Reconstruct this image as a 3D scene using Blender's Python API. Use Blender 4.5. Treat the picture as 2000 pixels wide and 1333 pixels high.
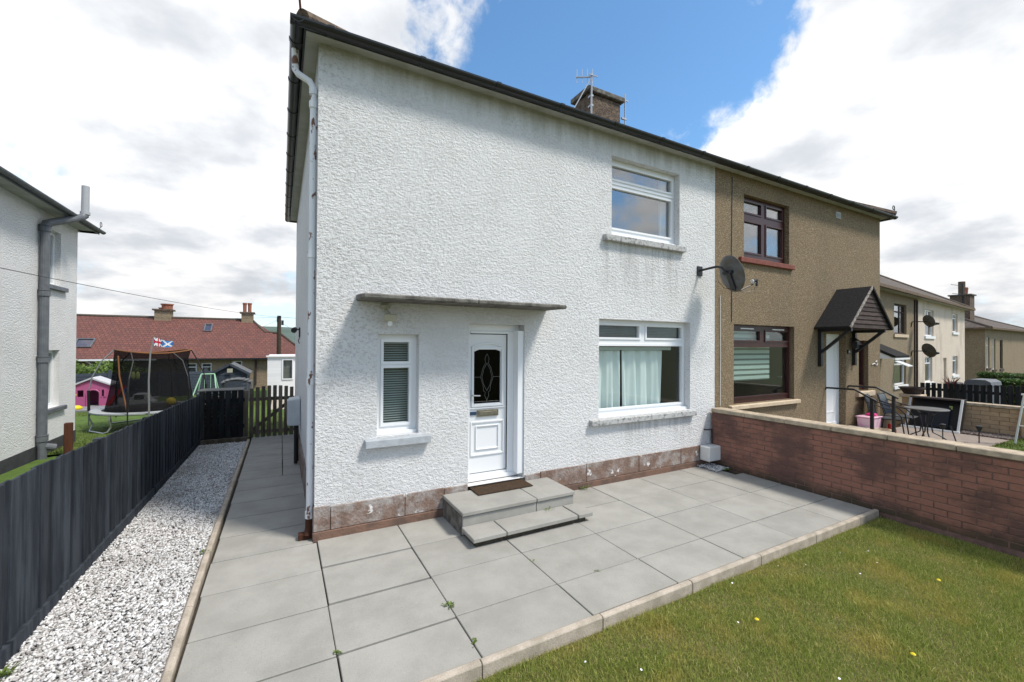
import bpy, bmesh, math, random
import numpy as np
from mathutils import Vector, Matrix
for o in list(bpy.data.objects): bpy.data.objects.remove(o)
random.seed(7); RNG = np.random.default_rng(7)
sc = bpy.context.scene; COL = sc.collection
R = math.radians

# ------------------------------------------------------------------ camera
cd = bpy.data.cameras.new('camera'); cam = bpy.data.objects.new('camera', cd); COL.objects.link(cam)
yaw, pitch, roll = 0.49743, 0.0085067, 0.006147
f = Vector((math.sin(yaw)*math.cos(pitch), math.cos(yaw)*math.cos(pitch), math.sin(pitch)))
r = Vector((math.cos(yaw), -math.sin(yaw), 0)); u = r.cross(f)
r2 = math.cos(roll)*r + math.sin(roll)*u; u2 = -math.sin(roll)*r + math.cos(roll)*u
cam.matrix_world = Matrix(((r2.x, u2.x, -f.x, 0), (r2.y, u2.y, -f.y, 0), (r2.z, u2.z, -f.z, 2.02), (0, 0, 0, 1)))
cd.sensor_width = 36; cd.lens = 36*828.95/2000; cd.clip_start = .05; cd.clip_end = 20000
sc.camera = cam

# ------------------------------------------------------------------ light
SUN_AZ = math.atan2(.664, -.747); SUN_EL = R(56)
tosun = Vector((math.sin(SUN_AZ)*math.cos(SUN_EL), math.cos(SUN_AZ)*math.cos(SUN_EL), math.sin(SUN_EL)))
sl = bpy.data.lights.new('sun', 'SUN'); sl.energy = 2.4; sl.angle = R(10); sl.color = (1, .94, .85)
so = bpy.data.objects.new('sun', sl); so.rotation_euler = tosun.to_track_quat('Z', 'Y').to_euler(); so.location = (20, -22, 40); COL.objects.link(so)

def nd(nt, typ, props=None, **inp):
    n = nt.nodes.new(typ)
    for k, v in (props or {}).items(): setattr(n, k, v)
    for k, v in inp.items():
        k2 = int(k[1:]) if k[0] == '_' and k[1:].isdigit() else k.replace('_', ' ')
        s = n.inputs[k2]
        if hasattr(v, 'is_output') or isinstance(v, bpy.types.NodeSocket): nt.links.new(v, s)
        else: s.default_value = v
    return n
def mth(nt, op, a, b=0., c=0., clamp=False):
    n = nt.nodes.new('ShaderNodeMath'); n.operation = op; n.use_clamp = clamp
    for i, v in enumerate((a, b, c)):
        if isinstance(v, bpy.types.NodeSocket): nt.links.new(v, n.inputs[i])
        else: n.inputs[i].default_value = v
    return n.outputs[0]
def smooth(nt, v, a, b, lo=0., hi=1.):
    n = nt.nodes.new('ShaderNodeMapRange'); n.interpolation_type = 'SMOOTHSTEP'; n.clamp = True
    nt.links.new(v, n.inputs[0])
    for i, x in enumerate((a, b, lo, hi)): n.inputs[i+1].default_value = x
    return n.outputs[0]
def mixc(nt, fac, a, b, blend='MIX'):
    n = nt.nodes.new('ShaderNodeMix'); n.data_type = 'RGBA'; n.blend_type = blend
    for s, v in ((n.inputs[0], fac), (n.inputs[6], a), (n.inputs[7], b)):
        if isinstance(v, bpy.types.NodeSocket): nt.links.new(v, s)
        elif s == n.inputs[0]: s.default_value = v
        else: s.default_value = (*v, 1) if len(v) == 3 else v
    return n.outputs[2]

world = bpy.data.worlds.new('World'); sc.world = world; world.use_nodes = True
def build_sky():
    nt = world.node_tree; nt.nodes.clear()
    sky = nd(nt, 'ShaderNodeTexSky', dict(sky_type='NISHITA', sun_disc=False, sun_elevation=SUN_EL, sun_rotation=SUN_AZ, altitude=80, air_density=1., dust_density=.6, ozone_density=2.2))
    tc = nd(nt, 'ShaderNodeTexCoord'); d = tc.outputs['Generated']
    nrm = nd(nt, 'ShaderNodeVectorMath', dict(operation='NORMALIZE'), _0=d).outputs[0]
    sep = nd(nt, 'ShaderNodeSeparateXYZ', _0=nrm)
    z = mth(nt, 'MAXIMUM', sep.outputs[2], 0.)
    zz = mth(nt, 'ADD', z, .22)
    px = mth(nt, 'DIVIDE', sep.outputs[0], zz); py = mth(nt, 'DIVIDE', sep.outputs[1], zz)
    P = nd(nt, 'ShaderNodeCombineXYZ', _0=px, _1=py, _2=0.).outputs[0]
    n1 = nd(nt, 'ShaderNodeTexNoise', Vector=P, Scale=1.5, Detail=9., Roughness=.56, Distortion=.35).outputs[0]
    n2 = nd(nt, 'ShaderNodeTexNoise', Vector=nrm, Scale=7., Detail=8., Roughness=.6, Distortion=.3).outputs[0]
    dens = mth(nt, 'ADD', mth(nt, 'MULTIPLY', n1, .80), mth(nt, 'MULTIPLY', n2, .75)); n3 = nd(nt, 'ShaderNodeTexNoise', Vector=nrm, Scale=17., Detail=7., Roughness=.62, Distortion=.5).outputs[0]; dens = mth(nt, 'ADD', mth(nt, 'SUBTRACT', dens, .47), mth(nt, 'MULTIPLY', n3, .45))
    # cloud banks and the clear gap between them, as broad lobes round sky directions
    def lobe(v, inner, outer, w):
        dot = nd(nt, 'ShaderNodeVectorMath', dict(operation='DOT_PRODUCT'), _0=nrm, _1=Vector(v).normalized()).outputs['Value']
        return smooth(nt, dot, math.cos(R(outer)), math.cos(R(inner)), 0., w)
    for v, a, b, w in [((-.12, .88, .44), 6, 24, .30), ((.03, .82, .57), 3, 14, .20), ((.93, .12, .40), 10, 22, .36), ((.83, .43, .28), 3, 13, .26), ((.80, .42, .43), 1, 8, .12),
                       ((.50, .65, .57), 4, 17, -.30), ((.66, .52, .55), 2, 11, -.22), ((.62,.62,.42), 2, 9, -.10), ((-.36, .88, .32), 2, 10, -.13), ((-.17, .98, .12), 5, 14, .12), ((.96, .2, .12), 4, 18, .14),
                       ((.67, .56, .488), .5, 6, .13), ((.645, .62, .44), .5, 6, .13), ((.33, .73, .595), .5, 6, .10)]:
        dens = mth(nt, 'ADD', dens, lobe(v, a, b, w))
    mask = smooth(nt, dens, .40, .66)
    shade = nd(nt, 'ShaderNodeTexNoise', Vector=P, Scale=1.9, Detail=6., Roughness=.55).outputs[0]
    low = smooth(nt, z, .02, .30, .84, 1.)
    br = mth(nt, 'MULTIPLY', smooth(nt, shade, .33, .62, 3.7, 6.0), low)
    cc = nd(nt, 'ShaderNodeCombineColor', _0=mth(nt, 'MULTIPLY', br, smooth(nt, shade, .33, .60, .95, 1.015)), _1=br, _2=mth(nt, 'MULTIPLY', br, smooth(nt, shade, .33, .60, 1.07, .985))).outputs[0]
    blue = mixc(nt, 1., sky.outputs[0], (.74, 1.0, 1.08), 'MULTIPLY')
    haze = smooth(nt, z, .0, .38, .60, .0)
    blue = mixc(nt, haze, blue, (4.5, 4.9, 5.5))
    bg = nd(nt, 'ShaderNodeBackground', Color=mixc(nt, mask, blue, cc), Strength=.125)
    nt.links.new(bg.outputs[0], nd(nt, 'ShaderNodeOutputWorld').inputs[0])
build_sky()
sc.view_settings.view_transform = 'Standard'; sc.view_settings.look = 'None'
sc.view_settings.exposure = 0.74; sc.view_settings.gamma = 1; sc.view_settings.use_curve_mapping = False
sc.render.engine = 'CYCLES'; sc.cycles.max_bounces = 8; sc.cycles.transparent_max_bounces = 12

# ------------------------------------------------------------------ mesh helpers
ORG = {}
class MB:
    def __init__(s): s.v = []; s.f = []
    def add(s, v, f):
        n = len(s.v); s.v += [tuple(p) for p in v]; s.f += [tuple(i+n for i in q) for q in f]; return s
    def box(s, x0, x1, y0, y1, z0, z1):
        return s.add([(x0,y0,z0),(x1,y0,z0),(x1,y1,z0),(x0,y1,z0),(x0,y0,z1),(x1,y0,z1),(x1,y1,z1),(x0,y1,z1)],
                     [(3,2,1,0),(4,5,6,7),(0,1,5,4),(1,2,6,5),(2,3,7,6),(3,0,4,7)])
    def quad(s, *p): return s.add(p, [tuple(range(len(p)))])
    def prism(s, poly, ax, a, b):
        n = len(poly)
        def P(p, t): return {'x': (t, p[0], p[1]), 'y': (p[0], t, p[1]), 'z': (p[0], p[1], t)}[ax]
        return s.add([P(p, a) for p in poly]+[P(p, b) for p in poly],
                     [tuple(range(n))[::-1], tuple(range(n, 2*n))]+[(i, (i+1) % n, n+(i+1) % n, n+i) for i in range(n)])
    def bar(s, a, b, w, h, up=(0, 0, 1)):
        a = Vector(a); b = Vector(b); d = (b-a).normalized(); up = Vector(up)
        if abs(d.dot(up)) > .98: up = Vector((0, 1, 0))
        x = d.cross(up).normalized()*w/2; y = x.cross(d).normalized()*h/2
        return s.add([a-x-y, a+x-y, a+x+y, a-x+y, b-x-y, b+x-y, b+x+y, b-x+y],
                     [(3,2,1,0),(4,5,6,7),(0,1,5,4),(1,2,6,5),(2,3,7,6),(3,0,4,7)])
    def tube(s, pts, rad, n=8, closed=False):
        pts = [Vector(p) for p in pts]; m = len(pts); rr = rad if isinstance(rad, (list, tuple)) else [rad]*m
        prev = None; V = []
        for i, p in enumerate(pts):
            a = pts[(i-1) % m] if (closed or i > 0) else p; b = pts[(i+1) % m] if (closed or i < m-1) else p
            d = (b-a).normalized()
            if prev is None:
                q = Vector((0, 0, 1)) if abs(d.z) < .9 else Vector((1, 0, 0)); x = d.cross(q).normalized()
            else: x = (prev-d*prev.dot(d)).normalized()
            prev = x; y = d.cross(x)
            V += [p+(x*math.cos(t)+y*math.sin(t))*rr[i] for t in [2*math.pi*k/n for k in range(n)]]
        F = []
        for i in range(m if closed else m-1):
            j = (i+1) % m
            F += [(i*n+k, i*n+(k+1) % n, j*n+(k+1) % n, j*n+k) for k in range(n)]
        if not closed: F += [tuple(range(n))[::-1], tuple(range((m-1)*n, m*n))]
        return s.add(V, F)
    def lathe(s, prof, c, n=24, sx=1., sy=1.):
        V = []; F = []
        for (rr, z) in prof: V += [(c[0]+rr*sx*math.cos(2*math.pi*k/n), c[1]+rr*sy*math.sin(2*math.pi*k/n), c[2]+z) for k in range(n)]
        for i in range(len(prof)-1): F += [(i*n+k, i*n+(k+1) % n, (i+1)*n+(k+1) % n, (i+1)*n+k) for k in range(n)]
        return s.add(V, F)
    def ring(s, x0, x1, z0, z1, w, ya, yb):
        s.box(x0, x0+w, ya, yb, z0, z1); s.box(x1-w, x1, ya, yb, z0, z1)
        s.box(x0+w, x1-w, ya, yb, z0, z0+w); s.box(x0+w, x1-w, ya, yb, z1-w, z1); return s
    def holed(s, x0, x1, z0, z1, holes, y, depth, m=lambda x, y, z: (x, y, z), reveals=True):
        xs = sorted({x0, x1, *[h[0] for h in holes], *[h[1] for h in holes]}); zs = sorted({z0, z1, *[h[2] for h in holes], *[h[3] for h in holes]})
        for i in range(len(xs)-1):
            for j in range(len(zs)-1):
                cx = (xs[i]+xs[i+1])/2; cz = (zs[j]+zs[j+1])/2
                if any(h[0] < cx < h[1] and h[2] < cz < h[3] for h in holes): continue
                s.quad(m(xs[i], y, zs[j]), m(xs[i+1], y, zs[j]), m(xs[i+1], y, zs[j+1]), m(xs[i], y, zs[j+1]))
        if reveals:
            for a, b, c, d in holes:
                for p, q in (((a, c), (a, d)), ((a, d), (b, d)), ((b, d), (b, c)), ((b, c), (a, c))):
                    s.quad(m(p[0], y, p[1]), m(p[0], y+depth, p[1]), m(q[0], y+depth, q[1]), m(q[0], y, q[1]))
        return s
    def mesh(s, name, mat, bevel=0, smooth=False, origin=(0, 0, 0), weld=False, recalc=True):
        me = bpy.data.meshes.new(name)
        o = Vector(origin)
        me.from_pydata([(p[0]-o.x, p[1]-o.y, p[2]-o.z) for p in s.v], [], s.f)
        if bevel or weld or recalc:
            bm = bmesh.new(); bm.from_mesh(me)
            if weld: bmesh.ops.remove_doubles(bm, verts=bm.verts, dist=1e-4)
            if recalc: bmesh.ops.recalc_face_normals(bm, faces=bm.faces)
            if bevel: bmesh.ops.bevel(bm, geom=[e for e in bm.edges if len(e.link_faces) == 2 and e.calc_face_angle(0) > .6], offset=bevel, segments=1, affect='EDGES', clamp_overlap=True)
            bm.to_mesh(me); bm.free()
        if smooth: me.polygons.foreach_set('use_smooth', [True]*len(me.polygons))
        if mat: me.materials.append(mat)
        return me
    def build(s, name, mat, parent=None, **k):
        org = ORG.get(parent.name, Vector()) if parent else Vector()
        o = bpy.data.objects.new(name, s.mesh(name, mat, origin=org, **k)); COL.objects.link(o)
        if parent: o.parent = parent
        ORG[o.name] = org
        return o
def tag(o, label=None, cat=None, group=None, kind=None):
    for k, v in (('label', label), ('category', cat), ('group', group), ('kind', kind)):
        if v: o[k] = v
    return o
def thing(name, loc, label, cat, group=None, rz=0, local=False):
    o = bpy.data.objects.new(name, None); o.empty_display_size = .2; COL.objects.link(o); o.location = loc; o.rotation_euler = (0, 0, rz)
    ORG[o.name] = Vector() if local else Vector(loc)
    return tag(o, label, cat, group)
def inst(name, me, loc, parent, rot=(0, 0, 0), scale=None):
    o = bpy.data.objects.new(name, me); COL.objects.link(o); o.parent = parent
    o.location = Vector(loc)-ORG.get(parent.name, Vector()); o.rotation_euler = rot
    if scale: o.scale = scale
    ORG[o.name] = Vector(loc)
    return o
def copy_tree(o, parent=None):
    c = o.copy(); COL.objects.link(c); c.parent = parent
    for ch in o.children: copy_tree(ch, c)
    return c
def fast_mesh(name, V, T, mat):
    me = bpy.data.meshes.new(name); n = len(V); t = len(T)
    me.vertices.add(n); me.vertices.foreach_set('co', np.asarray(V, np.float32).ravel())
    me.loops.add(3*t); me.loops.foreach_set('vertex_index', np.asarray(T, np.int32).ravel())
    me.polygons.add(t); me.polygons.foreach_set('loop_start', np.arange(0, 3*t, 3, dtype=np.int32)); me.polygons.foreach_set('loop_total', np.full(t, 3, np.int32))
    me.update(); me.materials.append(mat)
    o = bpy.data.objects.new(name, me); COL.objects.link(o); ORG[o.name] = Vector(); return o

# ------------------------------------------------------------------ materials
def newmat(name):
    m = bpy.data.materials.new(name); m.use_nodes = True; nt = m.node_tree; nt.nodes.clear()
    b = nd(nt, 'ShaderNodeBsdfPrincipled'); out = nd(nt, 'ShaderNodeOutputMaterial'); nt.links.new(b.outputs[0], out.inputs[0])
    return m, nt, b
def pos(nt): return nd(nt, 'ShaderNodeNewGeometry').outputs['Position']
def noise(nt, v, s, d=4., r=.55, dist=0.): return nd(nt, 'ShaderNodeTexNoise', Vector=v, Scale=s, Detail=d, Roughness=r, Distortion=dist).outputs[0]
def bump(nt, b, h, dist, strength=1.):
    n = nd(nt, 'ShaderNodeBump', Strength=strength, Distance=dist, Height=h); nt.links.new(n.outputs[0], b.inputs['Normal'])
def scaled(nt, v, s): return nd(nt, 'ShaderNodeVectorMath', dict(operation='MULTIPLY'), _0=v, _1=s).outputs[0]
def pm(name, c1, c2=None, scale=6, rough=.75, bmp=0, bscale=60, spec=.3, metal=0, rand=0, stretch=None, lo=.35, hi=.65, alpha=None, fine=.0):
    m, nt, b = newmat(name); p = pos(nt)
    if stretch: p = scaled(nt, p, stretch)
    if c2: c = mixc(nt, smooth(nt, noise(nt, p, scale, 6), lo, hi), c1, c2)
    else: c = mixc(nt, 1., c1, (1, 1, 1), 'MULTIPLY')
    if fine: c = mixc(nt, 1., c, nd(nt, 'ShaderNodeCombineColor', **{'_0': smooth(nt, noise(nt, p, 130, 2), .3, .7, 1-fine, 1+fine), '_1': smooth(nt, noise(nt, p, 130, 2), .3, .7, 1-fine, 1+fine), '_2': smooth(nt, noise(nt, p, 130, 2), .3, .7, 1-fine, 1+fine)}).outputs[0], 'MULTIPLY')
    if rand:
        rr = nd(nt, 'ShaderNodeObjectInfo').outputs['Random']; k = smooth(nt, rr, 0, 1, 1-rand, 1+rand)
        c = mixc(nt, 1., c, nd(nt, 'ShaderNodeCombineColor', _0=k, _1=k, _2=k).outputs[0], 'MULTIPLY')
    nt.links.new(c, b.inputs['Base Color']); b.inputs['Roughness'].default_value = rough; b.inputs['Specular IOR Level'].default_value = spec; b.inputs['Metallic'].default_value = metal
    if bmp: bump(nt, b, noise(nt, p, bscale, 4), bmp)
    if alpha: b.inputs['Alpha'].default_value = alpha
    return m
M = {}
def roughcast(name='white_roughcast', clean=False):
    m, nt, b = newmat(name); p = pos(nt); s = nd(nt, 'ShaderNodeSeparateXYZ', _0=p)
    X, Y, Z = s.outputs
    n1 = noise(nt, scaled(nt, p, (.85, .85, 1.25)), 34, 5, .68); n2 = noise(nt, p, 85, 3, .6)
    h = mth(nt, 'ADD', mth(nt, 'MULTIPLY', smooth(nt, n1, .28, .74), .8), mth(nt, 'MULTIPLY', n2, .3))
    big = noise(nt, p, .9, 4, .6)
    crev = smooth(nt, h, .46, .30)
    dirt = smooth(nt, big, .38, .66, .08, .10 if clean else .36)
    base = mixc(nt, smooth(nt, noise(nt, p, 2.2, 5), .35, .7), (.85, .85, .85), (.80, .80, .795))
    dirt = mth(nt, 'ADD', dirt, smooth(nt, X, 1.3, .3, 0., 0. if clean else .22), clamp=True)
    c = mixc(nt, mth(nt, 'MULTIPLY', crev, dirt), base, (.36, .35, .335))
    # algae under the eaves, runs under the two sills
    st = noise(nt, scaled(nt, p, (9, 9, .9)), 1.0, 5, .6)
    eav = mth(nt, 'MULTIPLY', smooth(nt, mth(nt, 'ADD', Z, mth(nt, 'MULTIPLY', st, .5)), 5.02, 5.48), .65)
    def zone(x0, x1, z0, z1):
        a = mth(nt, 'MULTIPLY', smooth(nt, X, x0-.1, x0+.15), smooth(nt, X, x1+.1, x1-.15))
        return mth(nt, 'MULTIPLY', mth(nt, 'MULTIPLY', a, smooth(nt, Z, z0, z1)), smooth(nt, Z, z1+.04, z1))
    runs = mth(nt, 'ADD', mth(nt, 'ADD', zone(4.1, 5.8, 2.5, 3.56), zone(4.4, 6.1, .35, .90)), zone(.5, 2.0, .2, .2))
    runs = mth(nt, 'MULTIPLY', mth(nt, 'MULTIPLY', runs, smooth(nt, st, .40, .66)), .5)
    c = mixc(nt, runs, c, (.36, .35, .33))
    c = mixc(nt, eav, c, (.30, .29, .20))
    nt.links.new(c, b.inputs['Base Color']); b.inputs['Roughness'].default_value = .85; b.inputs['Specular IOR Level'].default_value = .15
    bump(nt, b, h, .017)
    return m
M['roughcast'] = roughcast(); M['roughcast_clean'] = roughcast('clean_white_roughcast', True)
def pebble(name, cols, scale=75, dark=.5, d=.012):
    m, nt, b = newmat(name); p = pos(nt)
    v = nd(nt, 'ShaderNodeTexVoronoi', dict(feature='F1'), Vector=p, Scale=scale)
    ramp = nd(nt, 'ShaderNodeValToRGB'); rc = nd(nt, 'ShaderNodeSeparateColor', _0=v.outputs['Color']).outputs[0]; nt.links.new(rc, ramp.inputs[0])
    e = ramp.color_ramp.elements
    while len(e) < len(cols): e.new(.5)
    for i, c in enumerate(cols): e[i].position = i/(len(cols)-1); e[i].color = (*c, 1)
    edge = smooth(nt, v.outputs['Distance'], .3, .75)
    c = mixc(nt, mth(nt, 'MULTIPLY', edge, dark), ramp.outputs[0], (.09, .065, .04))
    c = mixc(nt, smooth(nt, noise(nt, scaled(nt, p, (1, 1, .45)), 1.1, 5, .6), .45, .75, 0, .35), c, (.13, .10, .07))
    nt.links.new(c, b.inputs['Base Color']); b.inputs['Roughness'].default_value = .8; b.inputs['Specular IOR Level'].default_value = .25
    bump(nt, b, mth(nt, 'SUBTRACT', 1., v.outputs['Distance']), d)
    return m
M['pebble'] = pebble('brown_pebbledash', [(.17, .12, .07), (.27, .20, .12), (.33, .25, .155), (.24, .175, .10), (.48, .39, .27)])
M['pebble_far'] = pebble('tan_pebbledash', [(.20, .155, .10), (.30, .235, .155), (.34, .27, .18), (.26, .20, .13), (.42, .35, .25)], 40, .35)
M['cream'] = pebble('cream_pebbledash', [(.62, .53, .43), (.70, .60, .50), (.74, .64, .54), (.64, .55, .45), (.78, .69, .60)], 40, .15)
def plinth():
    m, nt, b = newmat('painted_sandstone'); p = pos(nt)
    red = mixc(nt, smooth(nt, noise(nt, p, 9, 6), .35, .7), (.215, .135, .10), (.16, .11, .085))
    wash = mixc(nt, smooth(nt, noise(nt, p, 4, 8, .7), .42, .66, 0, .85), red, (.39, .365, .345))
    c = mixc(nt, smooth(nt, noise(nt, nd(nt, 'ShaderNodeVectorMath', dict(operation='ADD'), _0=p, _1=(7, 3, 5)).outputs[0], 6.5, 6, .6), .63, .67), wash, (.66, .64, .62))
    nt.links.new(c, b.inputs['Base Color']); b.inputs['Roughness'].default_value = .9; bump(nt, b, noise(nt, p, 35, 5), .012); return m
M['plinth'] = plinth(); M['redstone'] = pm('red_sandstone', (.20, .118, .085), (.13, .085, .066), 7, .95, .01, 35)
def brickm():
    m, nt, b = newmat('red_brick'); p = pos(nt); rr = nd(nt, 'ShaderNodeObjectInfo').outputs['Random']
    c = mixc(nt, rr, (.29, .138, .10), (.33, .158, .115))
    c = mixc(nt, smooth(nt, noise(nt, p, 28, 5), .35, .7, 0, .6), c, (.27, .125, .088))
    st = smooth(nt, noise(nt, scaled(nt, p, (1, 1, 1.5)), 1.5, 5, .6), .43, .62, 0, .80)
    c = mixc(nt, st, c, (.105, .062, .056))
    sz = nd(nt, 'ShaderNodeSeparateXYZ', _0=p).outputs[2]; c = mixc(nt, mth(nt, 'MULTIPLY', smooth(nt, mth(nt, 'ADD', sz, mth(nt, 'MULTIPLY', noise(nt, p, 5, 4), .3)), .32, .16), .8), c, (.055, .050, .030))
    nt.links.new(c, b.inputs['Base Color']); b.inputs['Roughness'].default_value = .85; b.inputs['Specular IOR Level'].default_value = .25; bump(nt, b, noise(nt, p, 90, 4), .006); return m
M['brick'] = brickm()
M['mortar'] = pm('mortar', (.21, .125, .10), (.13, .085, .072), 8, .95, .004, 80)
def slabm():
    m, nt, b = newmat('concrete_slab'); p = pos(nt); rr = nd(nt, 'ShaderNodeObjectInfo').outputs['Random']
    c = mixc(nt, smooth(nt, noise(nt, p, 2.6, 6, .6), .3, .72), (.365, .352, .322), (.295, .285, .258))
    sp = noise(nt, p, 210, 2, .6)
    c = mixc(nt, smooth(nt, sp, .52, .75, 0, .6), c, (.15, .165, .15))
    c = mixc(nt, smooth(nt, noise(nt, p, 48, 3), .68, .74, 0, .6), c, (.48, .47, .44))
    c = mixc(nt, smooth(nt, noise(nt, p, 17, 4, .7), .68, .78, 0, .5), c, (.14, .135, .12))
    k = smooth(nt, rr, 0, 1, .965, 1.035); c = mixc(nt, 1., c, nd(nt, 'ShaderNodeCombineColor', _0=k, _1=k, _2=k).outputs[0], 'MULTIPLY')
    nt.links.new(c, b.inputs['Base Color']); b.inputs['Roughness'].default_value = .88; b.inputs['Specular IOR Level'].default_value = .2
    bump(nt, b, mth(nt, 'ADD', noise(nt, p, 240, 2), noise(nt, p, 30, 3)), .0016); return m
M['slab'] = slabm()
M['joint'] = pm('joint_dirt', (.045, .038, .028), (.075, .062, .045), 20, .95, .004, 150)
M['kerb'] = pm('kerb_concrete', (.47, .405, .335), (.34, .295, .235), 7, .9, .003, 120, fine=.12)
M['cope'] = pm('cream_cope', (.50, .41, .30), (.33, .27, .20), 9, .85, .004, 60)
M['cream_sill'] = pm('cream_sill_paint', (.62, .50, .36), (.52, .41, .29), 9, .7, .002, 60)
M['grey_sill'] = pm('grey_painted_sill', (.43, .46, .49), (.36, .38, .40), 10, .75, .004, 60)
M['dirty_sill'] = pm('weathered_sill', (.47, .47, .46), (.13, .13, .12), 22, .9, .004, 60, lo=.46, hi=.72)
M['red_sill'] = pm('red_painted_sill', (.22, .065, .045), (.16, .05, .035), 12, .6, .002, 60)
M['upvc'] = pm('white_upvc', (.80, .815, .83), None, rough=.28, spec=.5)
M['upvc_door'] = pm('white_door_panel', (.79, .805, .82), None, rough=.3, spec=.5)
M['rosewood'] = pm('rosewood_frame', (.055, .014, .012), (.035, .010, .010), 20, .35, .001, 60, spec=.5, stretch=(1, 1, .2))
M['black'] = pm('black_plastic', (.012, .013, .015), None, rough=.32, spec=.5)
M['blackmetal'] = pm('black_metal', (.014, .015, .017), None, rough=.4, spec=.5)
M['soffit'] = pm('soffit_board', (.44, .44, .43), (.36, .36, .33), 4, .8)
M['whitepipe'] = pm('white_pipe_paint', (.72, .73, .75), (.17, .085, .055), 13, .55, .002, 50, stretch=(1, 1, .5), lo=.60, hi=.63)
M['greypipe'] = pm('grey_pipe', (.10, .11, .125), (.13, .14, .155), 8, .5, spec=.4)
M['greypipe_light'] = pm('pale_grey_pipe', (.36, .38, .40), None, rough=.5)
M['stone'] = pm('weathered_concrete', (.19, .18, .16), (.085, .08, .07), 9, .95, .008, 45)
M['canopy_under'] = M['stone']
M['chimney'] = pm('chimney_stone', (.17, .125, .09), (.085, .065, .052), 11, .95, .03, 22)
M['darkroof'] = pm('dark_roof_tile', (.075, .06, .05), (.12, .095, .075), 9, .9, .02, 9, stretch=(1, 1, 3))
def tiles(name, a, b2, rows=4.0, cols=3.2):
    m, nt, b = newmat(name); p = pos(nt)
    br = nd(nt, 'ShaderNodeTexBrick', Vector=nd(nt, 'ShaderNodeCombineXYZ', _0=nd(nt, 'ShaderNodeSeparateXYZ', _0=p).outputs[0], _1=nd(nt, 'ShaderNodeSeparateXYZ', _0=p).outputs[1], _2=0.).outputs[0],
            Scale=1., Color1=(*a, 1), Color2=(*b2, 1), Mortar=(a[0]*.45, a[1]*.45, a[2]*.45, 1), **{'Mortar_Size': .012, 'Brick_Width': 1/cols, 'Row_Height': 1/rows, 'Bias': 0.})
    c = mixc(nt, smooth(nt, noise(nt, p, 1.3, 6, .6), .45, .72, 0, .55), br.outputs[0], (a[0]*.55, a[1]*.62, a[2]*.7))
    c = mixc(nt, smooth(nt, noise(nt, p, 9, 4, .7), .62, .72, 0, .45), c, (.42, .34, .28))
    nt.links.new(c, b.inputs['Base Color']); b.inputs['Roughness'].default_value = .85
    bump(nt, b, mth(nt, 'ADD', br.outputs['Fac'], noise(nt, p, 14, 3)), .02); return m
M['redtile'] = tiles('red_clay_tile', (.185, .068, .052), (.125, .050, .042), 5.5, 5)
M['browntile'] = tiles('brown_roof_tile', (.105, .078, .062), (.075, .058, .05), 3.4, 3)
M['tantile'] = tiles('tan_roof_tile', (.22, .15, .10), (.15, .11, .08), 3.4, 3)
M['terracotta'] = pm('terracotta', (.36, .13, .075), (.22, .09, .06), 12, .8)
def glassm(name, base=.035, tint=(.93, .96, .95)):
    m = bpy.data.materials.new(name); m.use_nodes = True; nt = m.node_tree; nt.nodes.clear()
    lw = nd(nt, 'ShaderNodeLayerWeight', Blend=.5).outputs['Facing']
    fr = mth(nt, 'ADD', base, mth(nt, 'MULTIPLY', mth(nt, 'POWER', lw, 4.), .8), clamp=True)
    t = nd(nt, 'ShaderNodeBsdfTransparent', Color=(*tint, 1)); g = nd(nt, 'ShaderNodeBsdfGlossy', Color=(.95, .97, 1, 1), Roughness=.012)
    x = nd(nt, 'ShaderNodeMixShader'); nt.links.new(fr, x.inputs[0]); nt.links.new(t.outputs[0], x.inputs[1]); nt.links.new(g.outputs[0], x.inputs[2])
    nt.links.new(x.outputs[0], nd(nt, 'ShaderNodeOutputMaterial').inputs[0]); return m
M['glass'] = glassm('window_glass'); M['glass_up'] = glassm('double_glazing', .17, (.85, .87, .87)); M['glass_dark'] = glassm('leaded_door_glass', .01, (.25, .25, .24))
M['interior'] = pm('dim_interior', (.20, .19, .18), None, rough=.9)
def curtainm():
    m, nt, b = newmat('sheer_curtain'); b.inputs['Base Color'].default_value = (.78, .83, .82, 1); b.inputs['Roughness'].default_value = .9
    b.inputs['Subsurface Weight'].default_value = 0; return m
M['curtain'] = curtainm()
M['blind'] = pm('blind_slat', (.50, .54, .53), None, rough=.6)
M['blind_green'] = pm('day_night_blind', (.46, .56, .51), None, rough=.8)
M['blind_dark'] = pm('sheer_blind_band', (.16, .19, .175), None, rough=.8)
def woodm(name, a, b2, rand=.15, sc_=14):
    return pm(name, a, b2, sc_, .85, .004, 30, rand=rand, stretch=(1, 1, .12), spec=.2)
M['fence'] = woodm('dark_blue_fence_stain', (.020, .025, .033), (.044, .052, .064), .3)
M['blackfence'] = woodm('black_fence_stain', (.010, .011, .012), (.022, .024, .027), .3)
M['gatewood'] = woodm('weathered_gate_wood', (.085, .070, .050), (.15, .128, .10), .25)
M['greywood'] = woodm('silvered_wood', (.22, .215, .20), (.14, .135, .12), .15)
M['postwood'] = woodm('red_brown_post', (.085, .032, .018), (.05, .022, .014), .1)
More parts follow.
